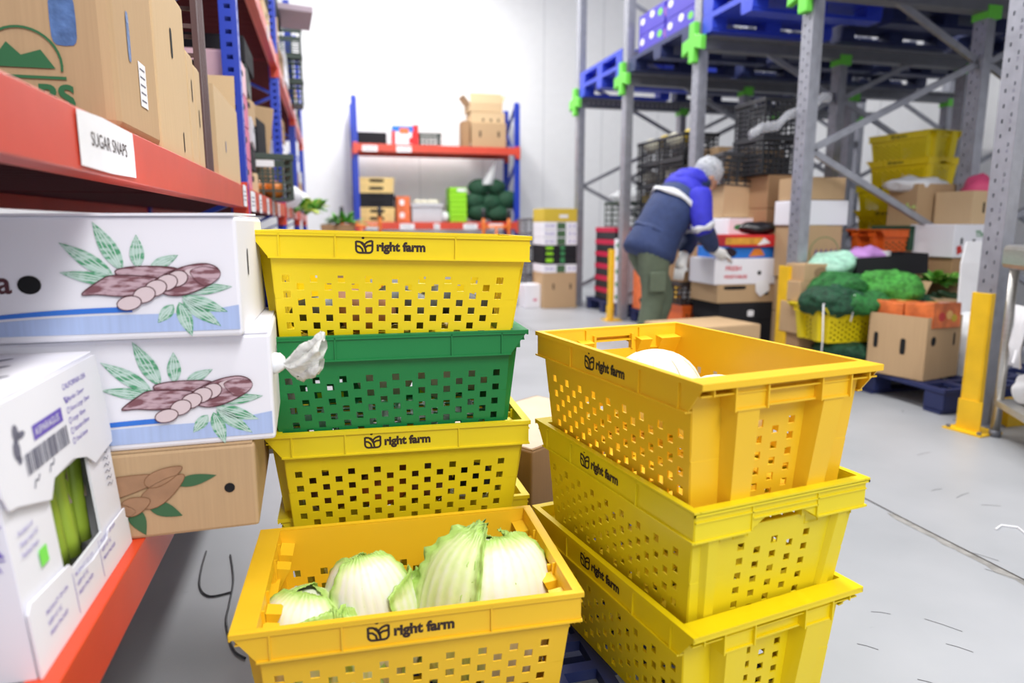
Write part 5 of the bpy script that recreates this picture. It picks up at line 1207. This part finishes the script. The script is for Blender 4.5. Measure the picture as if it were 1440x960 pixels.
# kraft boxes left of heap
stk('cardboard_carton', 'torn kraft carton with a cauliflower picture left of the green heap', 'box', (1126, 1130, 1170, 372, 396), KRAFT, Y=4.05, dl=.2, holes=[('f', .6, .5, .12, .08, True)], holemat=mat('tan_print', (150, 122, 92), .8))
stk('cardboard_carton', 'kraft carton second down, left of the green heap', 'box', (1120, 1124, 1150, 396, 425), KRAFT, Y=4.05, dl=.2)
stk('cardboard_carton', 'kraft carton third down, left of the green heap', 'box', (1116, 1120, 1150, 426, 470), KRAFT, Y=4.05, dl=.2, holes=[('f', .5, .5, .03, .03, True)])
stk('cardboard_carton', 'kraft carton at the foot of the column left of the green heap', 'box', (1116, 1120, 1150, 471, 505), KRAFT3, Y=4.05, dl=.2)
# orange crate and four yellow crates behind
YY = 5.3
zo = P(1250, 366, Y=4.6).z
xo = P(1262, 350, Y=4.93).x; xg = P(1248, 350, Y=4.62).x
t = dup(c2, (xg, 4.55, P(1249, 366, Y=4.45).z), R_(-3), 'orange plastic crate under the tall far stack of yellow crates', FARG)
orc = crate_meshes(ORG)
for ch in list(t.children):
    me = ch.data.copy(); me.materials[0] = ORG; ch.data = me
zq = P(1249, 335, Y=4.8).z
for k in range(4): far_crate(P(1288 if k < 2 else 1301, 300, Y=4.72).x+.145, 5.05, zq+k*.2155, (-78 if k < 2 else -82)+180*(k % 2), 'yellow crate, %s of the tall far stack in the nearest lane' % ['lowest', 'second', 'third', 'topmost'][k], c1 if k % 2 == 0 else c3)
for k in range(3): carton('produce_carton', '%s carton directly under the orange crate, left of the dark green carton' % ['lowest', 'middle', 'uppermost'][k], 'box', (xg, 4.55, .0+k*P(1249, 366, Y=4.45).z/3), (.5, .32, P(1249, 366, Y=4.45).z/3-.004), 0, KRAFT3, group='cartons under the orange crate')
for k in range(3): carton('produce_carton', '%s carton holding up the tall yellow stack at the back of the nearest lane' % ['lowest', 'middle', 'uppermost'][k], 'box', (P(1288, 300, Y=4.72).x+.145, 5.05, k*zq/3), (.36, .5, zq/3-.004), R_(10), KRAFT3, group='cartons under the yellow stack')
# dark green box column + cartons with bags
YE = 4.35
a = P(1282, 300, Y=YE).x; b2 = P(1340, 300, Y=YE).x
z_a = P(1310, 352, Y=YE).z; z_b = P(1310, 317, Y=YE).z; z_c = P(1310, 258, Y=YE).z
carton('dark_green_carton', 'dark green printed carton between the black tray and the kraft carton above', 'box', ((a+b2)/2, YE+.2, z_a), (b2-a, .4, z_b-z_a-.004), 0, mat('dark_green_carton_mat', (40, 76, 56), .7, noise_amt=.3, nscale=12), holes=[('f', .8, .2, .06, .04, True)], holemat=TOM)
t = carton('cardboard_carton', 'large kraft carton topped with plastic and cabbage leaves, right of the yellow stack', 'box', (P(1322, 290, Y=YE).x, YE+.17, z_b), (P(1340, 290, Y=YE).x-P(1285, 290, Y=YE).x, .3, z_c-z_b), R_(-3), KRAFT, open_=True, holes=[('f', .3, .06, .05, .03, True), ('f', .8, .06, .05, .03, True)])
bag('plastic_bag', 'clear plastic bulging from the large kraft carton right of the yellow stack', (P(1320, 262, Y=YE).x, YE+.2, z_c-.07), (.24, .15, .07), seed=21, amp=.45)
sprig('cabbage_leaf', 'pale green cabbage leaves caught on the side of the large kraft carton', (P(1284, 288, Y=YE-.1).x, YE-.08, P(1284, 292, Y=YE).z), 7, .07, mat('pale_leaf', (196, 222, 130), .5), seed=9)
carton('cardboard_carton', 'kraft carton with a pink bag showing, behind the near grey post', 'box', (P(1398, 290, Y=4.0).x, 4.2, P(1385, 315, Y=4.0).z), (.34, .3, .24), R_(4), KRAFT2, open_=True, holes=[('f', .35, .5, .02, .08, False)])
bag('pink_bag', 'bright pink net bag rising from the kraft carton behind the near grey post', (P(1388, 270, Y=4.1).x, 4.15, P(1385, 290, Y=4.0).z), (.14, .12, .12), mat('hot_pink_net', (226, 84, 130), .6), 2, .3)
zw0 = P(1370, 362, Y=4.0).z; zw1 = P(1385, 315, Y=4.0).z
t = carton('white_carton', 'white carton with green lettering and a red print, left of the near post', 'box', (P(1378, 340, Y=4.0).x, 4.2, zw0), (.48, .4, zw1-zw0-.004), 0, WHITE, holes=[('f', .15, .5, .02, .05, False), ('f', .38, .5, .03, .03, True)])
q = MB(); q.text('The Green', .06, GRC, FR(-.05, -.2015, zw1-zw0-.09), bold=.002); q.poly([(-.2, .02), (-.15, .04), (-.17, .09), (-.21, .08)], TOM, FR(0, -.2015, 0)); q.poly([(-.1, .01), (.1, .01), (.06, .04), (-.06, .03)], GRC, FR(0, -.2015, 0)); q.build('green_print', t)
for k in range(3): carton('produce_carton', '%s carton hidden under the white carton with green lettering' % ['lowest', 'middle', 'uppermost'][k], 'box', (P(1378, 340, Y=4.0).x, 4.2, .0+k*(zw0)/3), (.44, .38, zw0/3-.004), 0, KRAFT3, group='cartons under the lettered white carton')
for k in range(3): carton('produce_carton', '%s carton hidden under the dark green carton' % ['lowest', 'middle', 'uppermost'][k], 'box', ((a+b2)/2, YE+.2, k*z_a/3), (b2-a, .38, z_a/3-.004), 0, KRAFT3, group='cartons under the dark green carton')
sprig('leafy_greens', 'loose leafy greens spilling behind the cucumber carton', (P(1330, 392, Y=3.95).x, 4.0, P(1330, 398, Y=3.95).z), 70, .2, LEAF, seed=12, mats=[LEAF, mat('bright_leaf', (130, 190, 70), .5)])
o = MB().loft([[(-.12, -.02, -.27), (.12, -.02, -.27), (.12, .0, -.27), (-.12, .0, -.27)], [(-.1, .02, .12), (.13, .02, .12), (.13, .03, .12), (-.1, .03, .12)], [(-.04, .05, .26), (.12, .05, .26), (.12, .06, .26), (-.04, .06, .26)]], PAPER).build('foam_sheet', smooth=False, bevel=.004); o.location = P(1370, 396, Y=3.55); tag(o, 'white foam sheet leaning behind the near yellow guard', 'sheet')

# ------------------------------------------------------------------ steel table at the right edge
def table():
    t = T('steel_table', 'stainless steel table with a lower shelf, cut by the right edge of the photo', 'table', (3.30, 2.70, 0), R_(-30))
    def lg(x, y): 
        b = MB(); b.tube([(x, y, .03), (x, y, .93)], .022, SS, 14); o = b.build('leg', t, smooth=True); MB().tube([(x, y, 0), (x, y, .035)], .027, DGALV, 12).build('foot', o, smooth=True)
    for x, y in ((.02, -.02), (1.1, -.02), (.02, -.75), (1.1, -.75)): lg(x, y)
    MB().bb(-.03, 1.2, -.8, .03, .87, .99, SS).build('table_top', t, bevel=.025)
    MB().bb(.0, 1.12, -.77, .0, .165, .2, SS).build('shelf', t, bevel=.006)
    return t
table()
TR = Matrix.Translation((3.30, 2.70, 0)) @ Matrix.Rotation(R_(-30), 4, 'Z')
def TL(x, y, z): return tuple(TR @ Vector((x, y, z)))
t = carton('cardboard_carton', 'kraft carton with a black tape line on the lower shelf of the steel table', 'box', TL(.24, -.38, .203), (.34, .32, .28), R_(-30), KRAFT)
q = MB(); q.poly([(-.16, .19), (.16, .19), (.16, .205), (-.16, .205)], INK, LT(-.1712, 0, 0))
for k in range(3): q.stroke([(-.1, .05+k*.035), (.06, .05+k*.035)], .006, INKG, LT(-.1714, 0, 0))
q.build('print_lines', t)
t = carton('white_carton', "white carton with red and green label on top of the steel table's kraft carton", 'box', TL(.24, -.4, .488), (.3, .28, .14), R_(-30), WHITE)
q = MB(); q.poly([(-.1, .01), (.12, .01), (.12, .13), (-.1, .13)], mat('label_green', (40, 130, 80), .6), LT(-.1513, 0, 0)); q.poly([(-.08, .02), (.1, .02), (.1, .1), (-.08, .1)], PAPER, LT(-.1517, 0, 0)); q.poly([(.04*math.cos(a), .05+.025*math.sin(a)) for a in [i*math.pi/5 for i in range(10)]], TOM, LT(-.1521, 0, 0)); q.build('label_print', t)
wb = bag('plastic_bag', 'white plastic bag with a green cap at the foot of the steel table shelf', TL(.12, -.13, .203), (.08, .08, .09), BAGW, 31, .25)
MB().tube([(-.06, -.035, .09), (-.078, -.045, .09)], .018, LIME, 14).build('green_cap', wb)
for k, (x, y, z, r, lb) in enumerate(((.3, -.1, .203, (.13, .1, .2), 'white plastic sack standing at the back of the steel table shelf'), (.22, -.3, .64, (.17, .2, .11), 'crumpled white bags piled under the steel table top, on the labelled carton'))):
    bag('plastic_bag', lb, TL(x, y, z), r, BAGW, 33+k, .3, seg=32)
b = MB(); b.add([Vector((0, -.06+.12*i/8, z))+Vector((.012*math.sin(i*1.7+j*2), 0, 0)) for j, z in enumerate((0, -.1, -.2, -.3)) for i in range(9)], [(j*9+i, j*9+i+1, j*9+10+i, j*9+9+i) for j in range(3) for i in range(8)], PAPER)
o = b.build('hanging_bag', None, TL(.01, -.17, .70), R_(-30), smooth=True, solid=.004); tag(o, 'white cloth-like bag hanging down beside the steel table leg', 'bag')
o = MB().bb(0, .9, -.7, -.06, 0, .03, WOOD).build('wood_board', None, TL(.12, 0, .992), R_(-30), bevel=.004); tag(o, 'edge of a pale wooden board lying on the steel table top', 'board')
# second guard angle on the floor behind the table
o = MB().bb(0, 1.3, -.02, .02, 0, .16, YELM).build('kick_rail', None, (3.52, 2.80, 0), bevel=.004); tag(o, 'low yellow kick rail along the floor under the steel table', 'rail')

# cardboard sheet box behind the right stack, carton between the stacks
p = P(940, 452, Z=.42)
carton('cardboard_carton', 'low wide kraft carton whose top shows behind the golden orange crate', 'box', (2.35, 4.0, .0), (.62, .42, .45), R_(8), KRAFT)
pcn = P(748, 634, Z=.432); ex_ = Vector((math.cos(R_(33)), math.sin(R_(33)), 0)); ey_ = Vector((-ex_.y, ex_.x, 0)); pcn = pcn+ex_*.26+ey_*.21
t = carton('printed_carton', 'carton with a white top and hand hole standing between the two foreground stacks', 'box', (pcn.x, pcn.y, 0), (.52, .42, .43), R_(33), KRAFT3)
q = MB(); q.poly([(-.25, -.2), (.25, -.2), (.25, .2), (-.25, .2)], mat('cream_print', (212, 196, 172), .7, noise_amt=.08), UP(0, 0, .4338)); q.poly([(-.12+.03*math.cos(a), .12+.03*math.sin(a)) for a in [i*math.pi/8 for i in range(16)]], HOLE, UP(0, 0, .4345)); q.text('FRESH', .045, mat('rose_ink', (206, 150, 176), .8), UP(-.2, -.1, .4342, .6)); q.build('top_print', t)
q = MB(); q.poly([(-.25, .0), (.25, .0), (.25, .14), (-.25, .14)], mat('red_brown_print', (150, 78, 44), .8), FR(0, -.2112, 0)); q.poly([(-.2, .0), (.2, .0), (.2, .14), (-.2, .14)], MC['red_brown_print'], LT(-.2612, 0, 0)); q.text('C O', .07, INK, LT(-.2614, .14, .22)); q.build('side_print', t)

# ------------------------------------------------------------------ the worker
def worker():
    Yp = 4.85
    def J(px, py, dy=0): 
        p = P(px, py, Y=Yp+dy); return p
    foot = J(905, 470); base = Vector((J(915, 400).x, Yp, 0))
    t = T('person', 'worker in blue and navy jacket, green trousers and hair net, bending over a carton', 'person', base)
    def W(px, py, dy=0): return J(px, py, dy)-base
    SK = mat('skin', (196, 146, 120), .5); NVY = mat('navy_jacket', (46, 62, 106), .8, noise_amt=.15, nscale=20, bump=.3, bscale=25)
    RYL = mat('royal_blue_jacket', (52, 52, 196), .75, noise_amt=.12, nscale=20, bump=.3, bscale=25); OLV = mat('olive_trousers', (98, 110, 92), .85, noise_amt=.15, nscale=12, bump=.3, bscale=15)
    REF = mat('reflective_band', (214, 216, 222), .4); GLV = mat('white_glove', (232, 232, 232), .6, bump=.2); HN = mat('hair_net_mat', (206, 210, 218), .7, noise_amt=.4, nscale=60, bump=.5, alpha=.72)
    SHO = mat('dark_shoe', (34, 34, 38), .6); HAIR = mat('dark_hair', (40, 32, 30), .8)
    # --- body: one continuous skinned surface
    hip = W(912, 350); ch = W(948, 285); nk = W(978, 262); hd = W(992, 246)
    hipL, hipR = hip+Vector((-.0, .1, -.03)), hip+Vector((0, -.1, -.03))
    kneeR = W(918, 419, -.1); ankR = Vector((W(897, 490).x, -.1, .09)); kneeL = W(935, 417, .14); ankL = Vector((W(920, 490).x, .15, .09))
    shR = ch.lerp(nk, .55)+Vector((.0, -.19, .0)); shL = ch.lerp(nk, .55)+Vector((.03, .19, -.02))
    elR = W(988, 318, -.28); wrR = W(1004, 352, -.12); elL = W(972, 330, .2); wrL = W(962, 358, .02)
    haR = W(1014, 357, -.1); haL = W(958, 372, .0)
    vs = [hip, ch, nk, hd, hipR, kneeR, ankR, ankR+Vector((.16, -.02, -.05)), hipL, kneeL, ankL, ankL+Vector((.16, .02, -.05)), shR, elR, wrR, haR, shL, elL, wrL, haL]
    es = [(0, 1), (1, 2), (2, 3), (0, 4), (4, 5), (5, 6), (6, 7), (0, 8), (8, 9), (9, 10), (10, 11), (1, 12), (12, 13), (13, 14), (14, 15), (1, 16), (16, 17), (17, 18), (18, 19)]
    rad = [.125, .14, .055, .075, .08, .055, .038, .035, .08, .055, .038, .035, .06, .042, .028, .03, .06, .042, .028, .03]
    # fingers
    for side, (h, w0) in enumerate(((15, 14), (19, 18))):
        d = (vs[h]-vs[w0]).normalized(); u = d.cross(Vector((0, 0, 1))).normalized()
        for f in range(4):
            off = u*(f-1.5)*.019; a = len(vs); L_ = (.07, .08, .076, .06)[f]
            vs += [vs[h]+off+d*.02, vs[h]+off+d*(.02+L_*.5)+Vector((0, 0, -.012)), vs[h]+off+d*(.02+L_*.8)+Vector((0, 0, -.035))]; rad += [.009, .0085, .007]
            es += [(h, a), (a, a+1), (a+1, a+2)]
        a = len(vs); vs += [vs[h]-u*.035, vs[h]-u*.055+d*.035+Vector((0, 0, -.01))]; rad += [.011, .009]; es += [(h, a), (a, a+1)]
    me = bpy.data.meshes.new('body'); me.from_pydata([tuple(v) for v in vs], es, []); me.materials.append(SK)
    o = bpy.data.objects.new('body', me); COL.objects.link(o); o.parent = t
    sk = o.modifiers.new('skin', 'SKIN'); sk.use_smooth_shade = True
    for i, r in enumerate(rad): me.skin_vertices[0].data[i].radius = (r, r)
    me.skin_vertices[0].data[0].use_root = True
    o.modifiers.new('sub', 'SUBSURF').levels = 1; o.modifiers['sub'].render_levels = 2
    # --- clothes
    def ringsalong(pts, radii, seg=20, squash=None):
        out = []; n = len(pts); px = None
        for i, p in enumerate(pts):
            d = (pts[min(i+1, n-1)]-pts[max(i-1, 0)]).normalized(); s_ = Vector((0, 1, 0)); s_ = (s_-d*s_.dot(d)).normalized(); q_ = d.cross(s_)
            ry, rx = radii[i]
            out.append([p+s_*math.cos(a)*ry+q_*math.sin(a)*rx+Vector((0, 0, .008*math.sin(a*5+i*2))) for a in [k*2*math.pi/seg for k in range(seg)]])
        return out
    tz = MB()
    for (a, k, e, r0) in ((hipR, kneeR, ankR, 0), (hipL, kneeL, ankL, 1)):
        tz.loft(ringsalong([a+Vector((0, 0, .06)), a, a.lerp(k, .5), k+Vector((.01, 0, .02)), k.lerp(e, .4), e+Vector((0, 0, .1)), e+Vector((0, 0, -.02))], [(.115, .13), (.115, .135), (.1, .11), (.085, .088), (.08, .085), (.078, .085), (.085, .09)]), OLV)
    tr = tz.build('trousers', t, smooth=True, sub=1)
    b = MB(); m0 = kneeR.lerp(hipR, .45); b.box(tuple(m0+Vector((-.02, -.115, -.02))), (.13, .02, .15), OLV); b.build('cargo_pocket', tr, bevel=.01)
    for e in (ankR, ankL):
        b = MB(); b.ell((e.x+.06, e.y, .045), (.14, .052, .045), SHO, 16, 10); b.ell((e.x+.0, e.y, .075), (.06, .05, .06), SHO, 14, 8); b.build('shoe', t, smooth=True)
    # jacket: hem, waist, back, shoulders
    pts = [W(908, 366), W(914, 350), W(924, 328), W(938, 303), W(952, 283), W(966, 268), W(977, 260)]
    rd = [(.24, .215), (.235, .205), (.205, .175), (.235, .185), (.245, .18), (.2, .14), (.1, .085)]
    jk = MB(); rg = ringsalong(pts, rd, 28)
    jk.loft(rg, NVY); j = jk.build('jacket', t, smooth=True, sub=1)
    yk = MB(); rg2 = ringsalong([W(953, 281), W(966, 267), W(979, 258)], [(.246, .19), (.212, .16), (.12, .105)], 28); yk.loft(rg2, RYL); yk.build('shoulder_yoke', j, smooth=True, sub=1)
    bd = MB(); c_ = [W(947, 290), W(951.5, 284)]; bd.loft(ringsalong(c_, [(.252, .196), (.253, .196)], 28), REF, cap=False); bd.build('reflective_stripe', j, smooth=True, solid=.004)
    hm = MB(); hm.loft(ringsalong([W(921, 334), W(924, 329)], [(.207, .18), (.208, .18)], 28), NVY, cap=False); hm.build('waist_cord', j, smooth=True, solid=.012)
    # sleeves
    for (s, e, w_, nm) in ((shR, elR, wrR, 0), (shL, elL, wrL, 1)):
        b = MB(); pr = [s+(s-e)*.12, s, s.lerp(e, .4), s.lerp(e, .8), e.lerp(w_, .1)+Vector((.0, 0, -.005)), e.lerp(w_, .5), w_]
        rr = [(.06, .06), (.1, .1), (.09, .092), (.078, .08), (.076, .078), (.07, .07), (.056, .056)]
        R2 = ringsalong(pr, rr, 18); b.loft(R2[:5], RYL); b.loft(R2[4:], NVY); sl = b.build('sleeve', j, smooth=True, sub=1)
        b = MB(); b.loft(ringsalong([e.lerp(s, .1), e.lerp(w_, .08)], [(.083, .084), (.083, .084)], 18), REF, cap=False); b.build('reflective_band', j, smooth=True, solid=.004)
    b = MB(); b.ell(tuple(W(968, 252)), (.14, .15, .085), RYL, 20, 12, amp=.2, seed=4); b.ell(tuple(W(974, 258)), (.14, .13, .07), NVY, 18, 10, amp=.15, seed=2); b.build('hood', j, smooth=True)
    # head with face
    hp = W(995, 248); HB = Matrix.Translation(hp) @ Matrix.Rotation(R_(38), 4, 'Y')
    h = MB(); h.ell((0, 0, 0), (.098, .077, .118), SK, 22, 16, HB); h.ell((.05, 0, -.06), (.05, .05, .05), SK, 14, 10, HB)
    h.add([(.092, -.012, -.03), (.092, .012, -.03), (.122, 0, -.032), (.094, 0, .015)], [(0, 2, 3), (2, 1, 3), (0, 1, 2)], SK, HB)
    for s in (-1, 1): h.ell((.0, s*.078, -.015), (.022, .01, .032), SK, 10, 8, HB)
    hh = h.build('head', t, smooth=True)
    f = MB()
    for s in (-1, 1): f.ell((.086, s*.03, .005), (.01, .013, .008), PAPER, 10, 6, HB); f.ell((.094, s*.03, .004), (.004, .006, .006), HAIR, 8, 6, HB); f.ell((.09, s*.032, .026), (.008, .02, .004), HAIR, 8, 6, HB)
    f.ell((.09, 0, -.06), (.008, .024, .007), mat('lip', (160, 96, 88), .5), 10, 6, HB); f.build('face_features', hh, smooth=True)
    b = MB(); b.ell((-.02, 0, .01), (.088, .08, .1), HAIR, 18, 12, HB); b.build('hair', hh, smooth=True)
    b = MB(); b.ell((-.018, 0, .04), (.118, .098, .108), HN, 24, 16, HB, amp=.12, fr=4); b.build('hair_net', t, smooth=True)
    # gloves over hands
    for (hnd, w0) in ((haR, wrR), (haL, wrL)):
        d = (hnd-w0).normalized(); u = d.cross(Vector((0, 0, 1))).normalized(); g = MB()
        g.tube([w0-d*.01, w0+d*.03, hnd, hnd+d*.03], [.04, .038, .046, .04], GLV, 12)
        for k in range(4): o_ = u*(k-1.5)*.022; g.tube([hnd+o_+d*.015, hnd+o_+d*.06+Vector((0, 0, -.01)), hnd+o_+d*.09+Vector((0, 0, -.035))], [.014, .0125, .009], GLV, 8)
        g.tube([hnd-u*.03, hnd-u*.058+d*.04+Vector((0, 0, -.01))], [.015, .011], GLV, 8)
        g.build('glove', t, smooth=True)
worker()
